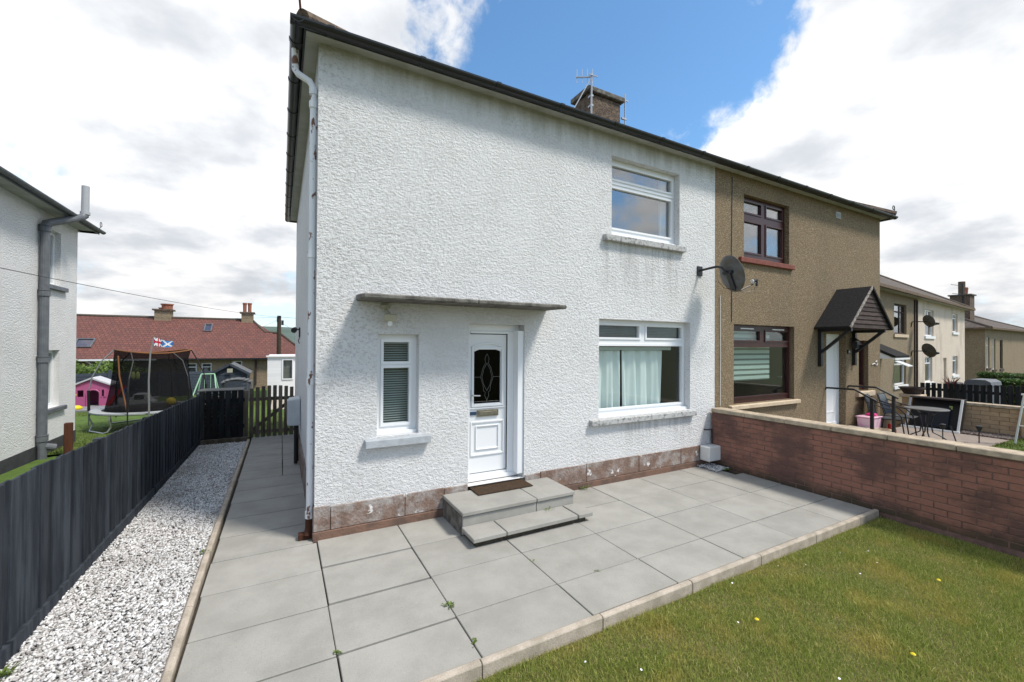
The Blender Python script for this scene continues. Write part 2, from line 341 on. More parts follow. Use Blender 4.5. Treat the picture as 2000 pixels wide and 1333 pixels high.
def gravelm():
    m, nt, b = newmat('white_gravel'); g = nd(nt, 'ShaderNodeNewGeometry'); rr = g.outputs['Random Per Island']
    ramp = nd(nt, 'ShaderNodeValToRGB'); nt.links.new(rr, ramp.inputs[0]); e = ramp.color_ramp.elements
    for q, c in ((0, (.15, .145, .14)), (.12, (.33, .31, .29)), (.35, (.52, .50, .49)), (.65, (.66, .655, .65)), (1, (.82, .82, .82))):
        x = e[0] if q == 0 else (e[-1] if q == 1 else e.new(q)); x.position = q; x.color = (*c, 1)
    c = mixc(nt, smooth(nt, noise(nt, g.outputs['Position'], 1.1, 5, .6), .42, .72, 0, .5), ramp.outputs[0], (.27, .25, .225))
    nt.links.new(c, b.inputs['Base Color']); b.inputs['Roughness'].default_value = .8; bump(nt, b, noise(nt, g.outputs['Position'], 160, 3), .003); return m
M['gravel'] = gravelm()
M['gravelbed'] = pm('gravel_bed', (.16, .15, .14), (.30, .29, .28), 40, .95, .01, 60)
def grassm(name, straw=.55, gain=1.):
    m, nt, b = newmat(name); g = nd(nt, 'ShaderNodeNewGeometry'); rr = g.outputs['Random Per Island']; p = g.outputs['Position']
    ramp = nd(nt, 'ShaderNodeValToRGB'); nt.links.new(rr, ramp.inputs[0]); e = ramp.color_ramp.elements
    for q, c in ((0, (.10, .145, .022)), (.3, (.165, .215, .036)), (.62, (.24, .275, .058)), (.82, (.31, .31, .09)), (1, (.46, .40, .17))):
        x = e[0] if q == 0 else (e[-1] if q == 1 else e.new(q)); x.position = q; x.color = (*[k*gain for k in c], 1)
    patch = smooth(nt, noise(nt, p, 2.3, 6, .65), .46, .68, 0, straw)
    c = mixc(nt, patch, ramp.outputs[0], (.40*gain, .32*gain, .09*gain))
    nt.links.new(c, b.inputs['Base Color']); b.inputs['Roughness'].default_value = .6; b.inputs['Specular IOR Level'].default_value = .25
    tr = nd(nt, 'ShaderNodeBsdfTranslucent', Color=c); mx = nd(nt, 'ShaderNodeMixShader', _0=.3)
    nt.links.new(b.outputs[0], mx.inputs[1]); nt.links.new(tr.outputs[0], mx.inputs[2])
    nt.links.new(mx.outputs[0], [n for n in nt.nodes if n.type == 'OUTPUT_MATERIAL'][0].inputs[0]); return m
M['grass'] = grassm('lawn_grass', .60, 1.40); M['grass_back'] = grassm('back_lawn_grass', .05, .62)
M['soil'] = pm('lawn_soil', (.10, .10, .03), (.15, .125, .055), 7, .95, .01, 70)
M['backturf'] = pm('back_lawn_turf', (.070, .125, .020), (.10, .16, .03), 5, .9, .02, 60)
M['land'] = pm('ground_earth_and_grass', (.09, .12, .035), (.14, .125, .07), .8, .95, .02, 20)
def leafm(name, a, b2):
    m, nt, b = newmat(name); rr = nd(nt, 'ShaderNodeNewGeometry').outputs['Random Per Island']
    c = mixc(nt, rr, a, b2); nt.links.new(c, b.inputs['Base Color']); b.inputs['Roughness'].default_value = .5
    tr = nd(nt, 'ShaderNodeBsdfTranslucent', Color=c); mx = nd(nt, 'ShaderNodeMixShader', _0=.35)
    nt.links.new(b.outputs[0], mx.inputs[1]); nt.links.new(tr.outputs[0], mx.inputs[2])
    nt.links.new(mx.outputs[0], [n for n in nt.nodes if n.type == 'OUTPUT_MATERIAL'][0].inputs[0]); return m
M['hedge'] = leafm('hedge_leaf', (.030, .075, .012), (.085, .155, .030)); M['bush'] = leafm('bush_leaf', (.10, .19, .03), (.24, .32, .09)); M['cordyline'] = leafm('red_cordyline_leaf', (.09, .025, .025), (.20, .07, .06))
M['weed'] = leafm('weed_leaf', (.09, .16, .02), (.17, .24, .05))
M['bark'] = pm('bark', (.07, .05, .035), (.04, .03, .02), 20, .9, .01, 40)
M['mat'] = pm('brown_doormat', (.085, .055, .035), (.055, .040, .030), 30, 1., .006, 400, spec=.05)
M['mat_edge'] = pm('rubber_edge', (.03, .03, .028), None, rough=.8)
M['brass'] = pm('aged_letterbox', (.27, .25, .19), (.20, .185, .14), 20, .4, metal=.6)
M['steel'] = pm('steel', (.5, .5, .5), None, rough=.35, metal=.9)
M['lead'] = pm('lead_strip', (.20, .20, .185), None, rough=.5, metal=.4)
M['bluelead'] = pm('blue_border_glass', (.02, .025, .10), None, rough=.2)
M['whiteplastic'] = pm('white_plastic', (.74, .74, .72), None, rough=.4)
M['greybox'] = pm('pale_grey_box', (.50, .52, .54), (.44, .46, .48), 6, .55)
M['ivory'] = pm('ivory_plastic', (.40, .39, .30), None, rough=.5)
M['numbertag'] = pm('blue_number_tag', (.03, .06, .12), None, rough=.4)
M['dish'] = pm('grey_dish', (.115, .12, .125), (.085, .075, .062), 5, .55, spec=.4)
M['felt'] = pm('roof_felt', (.012, .011, .012), (.022, .020, .020), 30, .95, .004, 200)
M['darkwood'] = pm('dark_brown_wood', (.045, .030, .028), (.075, .055, .05), 25, .85, .003, 40, stretch=(.3, .3, 2), rand=.2)
M['paleedge'] = pm('worn_pale_edge', (.42, .38, .34), (.12, .10, .09), 25, .8)
M['tanblock'] = pm('tan_wall_block', (.50, .355, .225), (.43, .305, .19), 8, .9, .004, 60, rand=.10)
M['tanjoint'] = pm('tan_wall_joint', (.33, .24, .155), None, rough=.95)
M['tan_gutter'] = pm('tan_gutter', (.16, .115, .075), (.12, .085, .06), 5, .8)
M['paver'] = pm('pinkish_paving', (.30, .245, .205), (.25, .205, .175), 3, .9, .004, 80)
M['slate_chips'] = pm('slate_chippings', (.10, .075, .065), (.22, .18, .165), 26, .9, .02, 40)
M['orange'] = pm('orange_trim', (.21, .085, .03), None, rough=.6)
M['pad'] = pm('grey_pad', (.40, .42, .44), (.34, .36, .37), 5, .6)
M['trampmat'] = pm('black_mat', (.01, .01, .011), None, rough=.7)
def netm():
    m = bpy.data.materials.new('black_net'); m.use_nodes = True; nt = m.node_tree; nt.nodes.clear()
    t = nd(nt, 'ShaderNodeBsdfTransparent', Color=(1, 1, 1, 1)); g = nd(nt, 'ShaderNodeBsdfDiffuse', Color=(.012, .012, .013, 1)); x = nd(nt, 'ShaderNodeMixShader', _0=.72)
    nt.links.new(t.outputs[0], x.inputs[1]); nt.links.new(g.outputs[0], x.inputs[2]); nt.links.new(x.outputs[0], nd(nt, 'ShaderNodeOutputMaterial').inputs[0]); return m
M['net'] = netm()
M['galv'] = pm('galvanised_tube', (.42, .43, .44), None, rough=.35, metal=.7)
for k, c in dict(pink=(.40, .10, .22), toyroof=(.50, .50, .53), red=(.55, .01, .02), yellow=(.70, .55, .02), lime=(.55, .65, .22), hotpink=(.75, .02, .22), silver=(.45, .47, .49), mint=(.36, .62, .42), tyre=(.02, .02, .02)).items(): M[k] = pm('plastic_'+k, c, None, rough=.45)
M['tub'] = pm('translucent_pink_tub', (.78, .42, .56), (.80, .55, .64), 4, .35)
M['shed'] = pm('slate_blue_shed_paint', (.040, .050, .066), (.055, .066, .085), 10, .8, rand=.12)
M['shedroof'] = pm('grey_shed_felt', (.10, .105, .11), (.14, .145, .15), 12, .9)
M['clad'] = pm('white_cladding', (.80, .81, .82), None, rough=.45, rand=.03)
M['darkpaint'] = pm('dark_grey_plinth_paint', (.055, .057, .062), (.04, .041, .045), 6, .85)
M['navy'] = pm('navy_panel', (.018, .024, .038), None, rough=.25, spec=.5)
M['hill'] = pm('distant_moor', (.075, .11, .085), (.10, .135, .12), .004, .95)
M['flagred'] = pm('flag_red', (.52, .02, .05), None, rough=.8); M['flagblue'] = pm('flag_blue', (.02, .05, .26), None, rough=.8); M['flagsky'] = pm('flag_sky_blue', (.03, .21, .58), None, rough=.8); M['flagwhite'] = pm('flag_white', (.8, .8, .8), None, rough=.8)
M['plank_deck'] = pm('grey_deck', (.20, .20, .215), (.26, .26, .27), 6, .85)

# ------------------------------------------------------------------ setting: ground
def hgt(x, y):
    h = -.14
    if y > 4.74: h -= min(.036*(y-4.74), .55)
    if y > 24: h -= min(.10*(y-24), .9)
    if x > 14.7: h -= .18+min(.040*(x-14.7), 1.5)*1.0
    return h
def axis_pts(a, b, fine, far):
    p = list(np.arange(a, b+.001, fine)); d = fine
    lo, hi = a, b
    while hi < far: d *= 1.6; hi += d; p.append(hi)
    d = fine
    while lo > -far: d *= 1.6; lo -= d; p.append(lo)
    return sorted(p)
gx = axis_pts(-12, 50, 1.0, 6000); gy = axis_pts(-8, 40, 1.0, 6000)
g = MB(); nx, ny = len(gx), len(gy)
g.add([(x, y, hgt(x, y)) for y in gy for x in gx], [(j*nx+i, j*nx+i+1, (j+1)*nx+i+1, (j+1)*nx+i) for j in range(ny-1) for i in range(nx-1)])
tag(g.build('ground', M['land'], smooth=True), kind='structure')
def ridge(name, y, x0, x1, amp, base, seed):
    m = MB(); rs = np.random.default_rng(seed); n = 60; ph = rs.uniform(0, 6, 6); V = []
    for i in range(n+1):
        t = i/n; x = x0+(x1-x0)*t; h = base+amp*sum(math.sin((k+1)*2.3*t*math.pi+ph[k])/(k+1.5) for k in range(6))
        V += [(x, y-500, -3), (x, y, max(h*.65, 5)), (x, y+500, max(h, 8)), (x, y+1300, -3)]
    F = [(i*4+k, i*4+4+k, i*4+5+k, i*4+1+k) for i in range(n) for k in range(3)]
    m.add(V, F); tag(m.build(name, M['hill'], smooth=True), kind='structure')
ridge('hills', 3600, -5200, 4200, 55, 165, 3)

# front lawn soil sheet + grass blades
LZ = -.075
tag(MB().quad((-.62, -4, LZ), (6.47, -4, LZ), (6.47, 2.43, LZ), (-.62, 2.43, LZ)).build('front_lawn', M['soil']), kind='structure')
def blades(name, n, sampler, hmin, hmax, w, mat, zf):
    x, y = sampler(n); n = len(x); h = RNG.uniform(hmin, hmax, n)*(.75+.5*np.sin(x*3.1+np.sin(y*2.7)*2)**2); a = RNG.uniform(0, 2*np.pi, n); lean = RNG.uniform(.1, .95, n)*h; la = RNG.uniform(0, 2*np.pi, n)
    z = zf(x, y); cx, sx = np.cos(a)*w/2, np.sin(a)*w/2; dx, dy = np.cos(la)*lean, np.sin(la)*lean
    V = np.empty((n, 5, 3)); 
    V[:, 0] = np.c_[x-cx, y-sx, z]; V[:, 1] = np.c_[x+cx, y+sx, z]
    V[:, 2] = np.c_[x+cx*.8+dx*.35, y+sx*.8+dy*.35, z+h*.6]; V[:, 3] = np.c_[x-cx*.8+dx*.35, y-sx*.8+dy*.35, z+h*.6]
    V[:, 4] = np.c_[x+dx, y+dy, z+h*np.sqrt(np.maximum(.15, 1-(lean/h)**2*.6))]
    b = (np.arange(n)*5)[:, None]
    T = np.concatenate([b+np.array([[0, 1, 2]]), b+np.array([[0, 2, 3]]), b+np.array([[3, 2, 4]])])
    return fast_mesh(name, V.reshape(-1, 3), T, mat)
def lawn_s(n):
    x = RNG.uniform(.5, 6.46, n); y = RNG.uniform(-.3, 2.425, n)
    d = x*.477+y*.879; k = (d > 1.9) & ((.879*x-.477*y)/np.maximum(d, .1) < 1.35)
    k &= RNG.uniform(0, 1, n) < np.clip(3.6/np.maximum(d, .1), .4, 1)**1.2
    return x[k], y[k]
o = blades('lawn_grass', 430000, lawn_s, .016, .044, .0028, M['grass'], lambda x, y: np.full(len(x), LZ-.004)); tag(o, 'short green and straw coloured grass of the front lawn', 'grass', kind='stuff')
def clump_s(n):
    k = 46; cx = RNG.uniform(.9, 6.3, k); cy = RNG.uniform(.2, 2.3, k); i = RNG.integers(0, k, n)
    x = cx[i]+RNG.normal(0, .075, n); y = cy[i]+RNG.normal(0, .06, n); q = (y < 2.42) & (x < 6.44); return x[q], y[q]
o = blades('grass_tuft', 7000, clump_s, .035, .07, .004, M['grass'], lambda x, y: np.full(len(x), LZ-.004)); tag(o, 'longer darker tufts of grass scattered in the front lawn', 'grass', kind='stuff')
# daisies and two dandelions
fl = MB(); fl.lathe([(.0, .0), (.008, .002), (.0, .004)], (0, 0, 0), 7); dm = fl.mesh('daisy', M['flagwhite']); fy = MB(); fy.lathe([(.0, .0), (.016, .004), (.009, .010), (0, .011)], (0, 0, 0), 9); ym = fy.mesh('dandelion', M['yellow'])
for i, (x, y) in enumerate([(3.0, 1.98), (4.35, 2.2), (4.9, 2.16), (5.2, 2.05), (4.62, 1.88), (3.45, 2.33), (2.02, 1.98), (2.35, 1.5), (4.1, 2.31), (5.0, 1.9), (1.75, 2.2), (3.05, 1.35)]):
    o = bpy.data.objects.new('daisy', dm); o.location = (x, y, LZ+.042); o.rotation_euler = (.3, .2, i); COL.objects.link(o); tag(o, 'tiny white daisy head in the front lawn', 'flower', 'daisies in the front lawn')
for i, (x, y, lb) in enumerate([(3.72, 1.22, 'yellow dandelion head in the lawn near the lower right of the picture'), (5.1, 1.5, 'yellow dandelion head in the lawn towards the brick wall'), (3.15, 1.93, 'small yellow dandelion head in the lawn nearest the concrete kerb')]):
    o = bpy.data.objects.new('dandelion', ym); o.location = (x, y, LZ+.045); COL.objects.link(o); tag(o, lb, 'flower', 'dandelions in the front lawn')

# ------------------------------------------------------------------ patio, path, kerbs
W = 4.795          # facade plane
SLAB = {}
def slab_mesh(w, d, t=.045, mat='slab', bv=.004):
    k = (round(w, 2), round(d, 2), t, mat)
    if k not in SLAB: SLAB[k] = MB().box(-k[0]/2, k[0]/2, -k[1]/2, k[1]/2, -t, 0).mesh('paving_slab', M[mat], bevel=bv)
    return SLAB[k]
patio = tag(MB().box(-.56, 6.48, 2.50, W+.06, -.12, -.026).build('patio', M['joint']), kind='structure')
cols = [.336, 1.158, 2.068, 2.985, 3.888, 4.80, 5.71, 6.475]; rows = [2.505, 2.98, 3.59, 4.20, W+.02]
J = .013
for i in range(len(cols)-1):
    for j in range(len(rows)-1):
        x0, x1, y0, y1 = cols[i], cols[i+1], rows[j], rows[j+1]
        if i == 0: y0, y1 = y0-.005*(j > 0), y1-.02*(j < 3)
        jx = J*random.uniform(.45, .95); jy = J*random.uniform(.6, 1.2)
        if i == 6 and j == 3: x1 = 6.30
        inst('paving_slab', slab_mesh(x1-x0-jx, y1-y0-jy), ((x0+x1)/2, (y0+y1)/2, random.uniform(-.002, .002)), patio, rot=(random.uniform(-.0022, .0022), random.uniform(-.0022, .0022), random.uniform(-.002, .002)))
r3 = [2.40, 2.96, 3.555, 4.15]
for j in range(len(r3)-1): inst('paving_slab', slab_mesh(.866, r3[j+1]-r3[j]-.012), (-.104, (r3[j]+r3[j+1])/2, random.uniform(-.002, .002)), patio, rot=(random.uniform(-.002, .002), random.uniform(-.002, .002), 0))
inst('paving_slab', slab_mesh(.866, .30), (-.104, 2.24, 0), patio)
def gz(y): return -.036*max(0, y-4.74)
path = tag(MB().add([(-.56, 4.15, -.034), (.30, 4.15, -.034), (.30, 4.74, -.034), (-.56, 4.74, -.034), (.32, 12.3, gz(12.3)-.034), (-.62, 12.3, gz(12.3)-.034)], [(0, 1, 2, 3), (3, 2, 4, 5)]).build('side_path', M['joint']), kind='structure')
inst('paving_slab', slab_mesh(.875, .58), (-.110, 4.446, 0), path)
y = 4.745; n = 0
while y < 11.9:
    yc = y+.304; w = .86+.005*(yc-4.7); xl = -.545-.008*(yc-4.7)
    if n < 5: inst('paving_slab', slab_mesh(round(.302-xl-.006, 2), .588), ((xl+.302)/2, yc, gz(yc)), path, rot=(-.036, random.uniform(-.002, .002), 0))
    else:
        inst('paving_slab', slab_mesh(round(.03-xl-.006, 2), .588), ((xl+.03)/2, yc, gz(yc)), path, rot=(-.036, random.uniform(-.002, .002), 0))
        inst('paving_slab', slab_mesh(.255, .588), (.171, yc, gz(yc)), path, rot=(-.036, random.uniform(-.003, .003), 0))
    y += .608; n += 1
def kerb_line(name, p0, p1, w, h, top, seg, zf, parent):
    p0 = Vector(p0); p1 = Vector(p1); L = (p1-p0).length; d = (p1-p0)/L; t = 0; ang = math.atan2(d.y, d.x)
    while t < L-.05:
        l = min(seg, L-t); c = p0+d*(t+l/2); key = ('k', round(l, 2), w, h)
        if key not in SLAB:
            m = MB(); l2 = l/2-.003; m.prism([(-w/2, -h), (w/2, -h), (w/2, -.012), (w/2-.012, 0), (-w/2+.012, 0), (-w/2, -.012)], 'x', -l2, l2); SLAB[key] = m.mesh('kerb_stone', M['kerb'], bevel=.003)
        inst('kerb_stone', SLAB[key], (c.x, c.y, zf(c.y)+top+random.uniform(-.002, .002)), parent, rot=(0, -math.atan2(zf((c+d*.4).y)-zf((c-d*.4).y), .8), ang+random.uniform(-.004, .004)))
        t += seg
kf = tag(MB().box(.3, 6.47, 2.44, 2.48, -.12, -.06).build('kerb_strip', M['joint']), kind='structure')
kerb_line('kf', (.15, 2.462), (6.46, 2.462), .055, .14, .022, .975, lambda y: 0, kf)
kl = tag(MB().add([(-.60, 2.1, -.1), (-.56, 2.1, -.1), (-.56, 4.7, -.1), (-.60, 4.7, -.1), (-.62, 11.7, -.36), (-.66, 11.7, -.36)], [(0, 1, 2, 3), (3, 2, 4, 5)]).build('kerb_strip', M['joint']), kind='structure')
kerb_line('kl', (-.575, 2.15), (-.605, 5.0), .055, .14, .035, .915, gz, kl); kerb_line('kl', (-.605, 5.0), (-.655, 11.65), .055, .14, .035, .915, gz, kl)

# gravel strip
def gravel(name, n, xf, yr, smin, smax, zf, mat, label):
    ph = (1+5**.5)/2; ico = np.array([(-1, ph, 0), (1, ph, 0), (-1, -ph, 0), (1, -ph, 0), (0, -1, ph), (0, 1, ph), (0, -1, -ph), (0, 1, -ph), (ph, 0, -1), (ph, 0, 1), (-ph, 0, -1), (-ph, 0, 1)])/math.hypot(1, ph)
    it = np.array([(0, 11, 5), (0, 5, 1), (0, 1, 7), (0, 7, 10), (0, 10, 11), (1, 5, 9), (5, 11, 4), (11, 10, 2), (10, 7, 6), (7, 1, 8), (3, 9, 4), (3, 4, 2), (3, 2, 6), (3, 6, 8), (3, 8, 9), (4, 9, 5), (2, 4, 11), (6, 2, 10), (8, 6, 7), (9, 8, 1)])
    u_ = RNG.uniform(0, 1, n); y = yr[0]+(yr[1]-yr[0])*u_**1.35; x = xf(y, RNG.uniform(0, 1, n)); s = RNG.uniform(smin, smax, n)
    q = RNG.normal(size=(n, 4)); q /= np.linalg.norm(q, axis=1)[:, None]; a, b, c, d = q.T
    Rm = np.stack([np.stack([1-2*(c*c+d*d), 2*(b*c-a*d), 2*(b*d+a*c)], -1), np.stack([2*(b*c+a*d), 1-2*(b*b+d*d), 2*(c*d-a*b)], -1), np.stack([2*(b*d-a*c), 2*(c*d+a*b), 1-2*(b*b+c*c)], -1)], 1)
    P = ico[None]*(1+RNG.uniform(-.28, .28, (n, 12, 1)))*RNG.uniform([.8, .55, .4], [1.25, .95, .7], (n, 3))[:, None, :]
    P = np.einsum('nij,nkj->nki', Rm, P); P[:, :, 2] *= .75; P *= s[:, None, None]
    P += np.stack([x, y, zf(x, y)+RNG.uniform(-.004, .012, n)], -1)[:, None, :]
    T = (np.arange(n)*12)[:, None, None]+it[None]
    return tag(fast_mesh(name, P.reshape(-1, 3), T.reshape(-1, 3), mat), label, 'gravel', kind='stuff')
gl = lambda y: -1.50-.012*np.maximum(0, y-5); gr = lambda y: -.607-.0075*np.maximum(0, y-5)
zarr = lambda x, y: -.036*np.maximum(0, y-4.74)-.006
gravel('gravel', 40000, lambda y, t: gl(y)+(gr(y)-gl(y))*t, (2.55, 11.5), .0105, .0175, zarr, M['gravel'], 'white and grey stone chippings in the strip beside the dark fence')
tag(MB().add([(-1.54, 2, -.02), (-.60, 2, -.02), (-.60, 4.74, -.02), (-1.54, 4.74, -.02), (-.66, 11.7, gz(11.7)-.02), (-1.62, 11.7, gz(11.7)-.02)], [(0, 1, 2, 3), (3, 2, 4, 5)]).build('gravel_bed', M['gravelbed']), kind='structure')
tag(gravel('gravel', 420, lambda y, t: 6.12+.34*t, (4.42, 4.77), .012, .022, lambda x, y: np.full(len(x), .012+.0*x), M['gravel'], 'small heap of white chippings in the corner by the brick wall'))

# weeds in joints
def tuft(x, y, z, n, hh, sp, label):
    a = RNG.uniform(0, 6.28, n); l = RNG.uniform(.5, 1, n)*hh; w = .006; V = []; T = []
    for i in range(n):
        bx, by = x+RNG.normal(0, sp), y+RNG.normal(0, sp); dx, dy = math.cos(a[i]), math.sin(a[i]); k = len(V)
        V += [(bx, by, z), (bx+dx*l[i]*.6-dy*w, by+dy*l[i]*.6+dx*w, z+l[i]*.55), (bx+dx*l[i]*.6+dy*w, by+dy*l[i]*.6-dx*w, z+l[i]*.55), (bx+dx*l[i], by+dy*l[i], z+l[i]*.65)]
        T += [(k, k+1, k+2), (k+1, k+3, k+2)]
    return tag(fast_mesh('weed', V, T, M['weed']), label, 'weed', 'weeds in the paving joints')
tuft(1.162, 3.12, -.004, 34, .035, .018, 'yellow green weed in the long joint left of the steps')
tuft(1.168, 2.66, -.004, 26, .022, .013, 'thin moss line in the joint close to the front kerb')
tuft(.336, 2.99, -.004, 20, .03, .014, 'small weed at the slab crossing in front of the house corner')
tuft(3.72, 4.75, 0, 34, .09, .02, 'leafy weed growing against the sandstone base right of the steps')
tuft(2.50, 2.985, -.006, 9, .022, .012, 'sparse weed in the joint below the middle of the steps')
tuft(2.068, 3.40, -.006, 8, .02, .012, 'few weed blades in a joint right in front of the lower step')
tuft(6.33, 4.40, 0, 30, .07, .025, 'green weed beside the heap of white chippings')
tuft(-.63, 5.0, 0, 22, .05, .03, 'weed at the kerb edge of the long gravel strip')
tuft(-1.47, 3.72, -.01, 40, .09, .022, 'grassy weed at the foot of the dark fence in the foreground')
tuft(2.72, 4.13, .11, 16, .04, .04, 'moss tuft on the riser of the door steps')

# ------------------------------------------------------------------ windows and walls
def window(parent, x0, x1, z0, z1, y, panes, mat, glass='glass', name='window', sash=None, fw=.0, label=None):
    m = MB(); m.holed(x0, x1, z0, z1, panes, y, .05)
    for p in panes: m.ring(p[0]-.032, p[1]+.032, p[2]-.032, p[3]+.032, .030, y-.014, y-.001)
    w = m.build(name, M[mat], parent)
    if label: w['label'] = label
    for p in panes: MB().box(p[0], p[1], y+.022, y+.030, p[2], p[3]).build('pane', M[glass], w)
    return w
def sill(parent, x0, x1, y0, y1, z0, z1, mat, name='sill'):
    return MB().add([(x0, y0, z0), (x1, y0, z0), (x1, y1, z0), (x0, y1, z0), (x0, y0, z1-.012), (x1, y0, z1-.012), (x1, y1, z1), (x0, y1, z1)], [(3,2,1,0),(4,5,6,7),(0,1,5,4),(1,2,6,5),(2,3,7,6),(3,0,4,7)]).build(name, M[mat], parent, bevel=.006)
HX0, HM, HX1, YB, ZE = .311, 6.61, 12.77, 12.12, 5.135
BZ = .335
def half_round(m, ax, a, b, c, z, r1=.06, r2=.054):
    arc = [(c+r1*math.cos(t), z+r1*math.sin(t)) for t in np.linspace(math.pi, 2*math.pi, 11)]+[(c+r2*math.cos(t), z+r2*math.sin(t)) for t in np.linspace(2*math.pi, math.pi, 11)]
    if ax == 'x': m.prism(arc, 'x', a, b)
    else: m.prism(arc, 'y', a, b)
    return m
PT = .532; YE, ZEV, YBE, YR = 4.60, 5.20, 12.44, 8.52; ZR = ZEV+(YR-YE)*PT
# ---- white house
WH = thing('white_house', (HX0, W, 0), 'white roughcast half of the semi-detached pair with white door and windows', 'house')
wins = [(.926, 1.39, 1.0, 2.13), (2.005, 2.79, .29, 2.278), (4.035, 5.98, .965, 2.405), (4.265, 5.715, 3.65, 4.83)]
m = MB(); m.holed(HX0, HM, BZ, ZE, wins, W, .17)
m.v = [tuple(p) for p in m.v]
SY = W
m.quad((HX0, W, BZ), (HX0, W, ZE), (HX0, YB, ZE), (HX0, YB, BZ)); m.quad((HX0, YB, BZ), (HM, YB, BZ), (HM, YB, ZE), (HX0, YB, ZE))
m.quad((2.005, W, .20), (2.005, W+.17, .20), (2.005, W+.17, .29), (2.005, W, .29)); m.quad((2.79, W, .20), (2.79, W+.17, .20), (2.79, W+.17, .29), (2.79, W, .29))
# the door hole starts below the plinth line: fill the two jamb strips beside it
m.f = m.f
wallw = m.build('wall', M['roughcast'], WH, weld=True)
MB().box(HX0+.02, HM-.02, W+.20, YB-.05, .16, .20).box(HX0+.02, HM-.02, W+.20, YB-.05, 2.62, 2.72).box(HX0+.02, HM-.02, W+3.4, W+3.5, .20, 5.1).box(3.3, 3.4, W+.20, W+3.4, .2, 5.1).box(HM-.1, HM-.03, W+.2, YB-.05, .2, 5.1).build('interior_floor', M['interior'], WH)
pl = MB().box(HX0+.012, 2.0, W+.012, W+.1, -.35, BZ+.012).box(2.80, HM, W+.012, W+.1, -.35, BZ+.012).box(HX0+.012, HX0+.1, W+.1, YB, -.6, BZ).box(2.0, 2.80, W+.012, W+.1, -.3, .20).build('plinth', M['joint'], WH)
bj = [HX0-.012, .462, 1.239, 1.70, 2.0]; bj2 = [2.80, 3.04, 3.81, 4.82, 5.75, HM-.03]
for q in (bj, bj2):
    for a, b in zip(q, q[1:]):
        top = BZ+random.uniform(-.015, .02) if b-a > .4 else BZ+random.uniform(-.02, .01)
        MB().box(a+.003, b-.003, W-.014+random.uniform(-.003, .003), W+.02, .088, top).build('plinth_block', M['plinth'], pl, bevel=.005)
    MB().box(q[0]-.006, q[-1], W-.024, W+.02, -.1, .084).build('plinth_block', M['redstone'], pl, bevel=.008)
y = W+.02
while y < YB:
    l = random.uniform(.7, 1.0); y2 = min(y+l, YB); MB().box(HX0-.012, HX0+.02, y+.003, y2-.003, gz(y2)-.1, BZ-.02).build('plinth_block', M['plinth'], pl, bevel=.005); y = y2
# windows
wu = window(WH, 4.265, 5.715, 3.65, 4.83, W+.115, [(4.34, 5.64, 4.545, 4.735), (4.34, 5.635, 3.80, 4.395)], 'upvc', 'glass_up', label='upper window with white frame and cloudy reflection')
MB().box(4.27, 5.71, W+.102, W+.113, 4.455, 4.475).build('transom', M['upvc'], wu); sill(wu, 4.10, 5.80, W-.075, W+.11, 3.545, 3.645, 'dirty_sill')
MB().box(4.27, 5.71, W+.06, W+.112, 3.652, 3.69).build('sub_sill', M['upvc'], wu)
wl = window(WH, 4.035, 5.98, .965, 2.405, W+.115, [(4.09, 4.93, 2.14, 2.318), (5.093, 5.893, 2.14, 2.318), (4.09, 5.91, 1.075, 2.008)], 'upvc', label='large living room window with two top lights')
sill(wl, 3.86, 6.06, W-.075, W+.11, .868, .960, 'dirty_sill'); MB().box(4.04, 5.975, W+.05, W+.112, .966, 1.005).build('sub_sill', M['upvc'], wl)
wsm = window(WH, .926, 1.39, 1.0, 2.13, W+.115, [(1.015, 1.30, 1.82, 2.04), (1.015, 1.305, 1.12, 1.745)], 'upvc', label='narrow hall window with white frame')
sill(wsm, .795, 1.515, W-.085, W+.11, .895, .992, 'grey_sill'); MB().box(.93, 1.386, W+.06, W+.112, 1.002, 1.035).build('sub_sill', M['upvc'], wsm)
# door
dy = W+.17
dm_ = MB(); dm_.ring(2.005, 2.79, .29, 2.278, .085, dy-.01, dy+.06); dm_.box(2.005, 2.79, dy-.045, dy-.011, .29, .345); dm_.box(2.62, 2.704, dy-.03, dy-.011, .346, 2.19); dm_.box(2.705, 2.789, dy-.15, dy-.0105, .346, 2.2); dm_.box(2.09, 2.704, dy-.025, dy-.011, 2.16, 2.19)
door = dm_.build('door_frame', M['upvc'], WH)
DZ0, DZ1 = .385, 2.15
leaf = MB(); leaf.holed(2.092, 2.618, DZ0, DZ1, [(2.155, 2.535, 1.262, 1.97)], dy+.012, .04, reveals=True)
# arched head of the glazed opening
for i in range(10):
    t0, t1 = -1+i*.2, -1+(i+1)*.2; xa, xb = 2.345+.19*t0, 2.345+.19*t1; za, zb = 1.972+.045*(1-t0*t0)-.045, 1.972+.045*(1-t1*t1)-.045
    leaf.quad((xa, dy+.010, za), (xb, dy+.010, zb), (xb, dy+.010, 1.975), (xa, dy+.010, 1.975))
lf = leaf.build('door', M['upvc_door'], WH); lf['label'] = 'white panelled front door with leaded glass'
MB().box(2.15, 2.54, dy+.035, dy+.04, 1.255, 1.98).build('door_glass', M['glass_dark'], lf)
tr = MB(); tr.ring(2.118, 2.572, 1.222, 1.985, .030, dy-.008, dy+.011)
pts = [(2.118+.454*(i/12), dy+.002, 1.985+.05*(1-(2*i/12-1)**2)) for i in range(13)]; tr.tube(pts, .015, 6)
for (a, b, c, d, w_) in [(2.105, 2.585, .60, 1.04, .024), (2.175, 2.51, .672, .985, .018)]: tr.ring(a, b, c, d, w_, dy-.004, dy+.011)
tr.box(2.095, 2.615, dy-.002, dy+.011, 1.195, 1.212)
tr.build('moulding', M['upvc_door'], lf, bevel=.004)
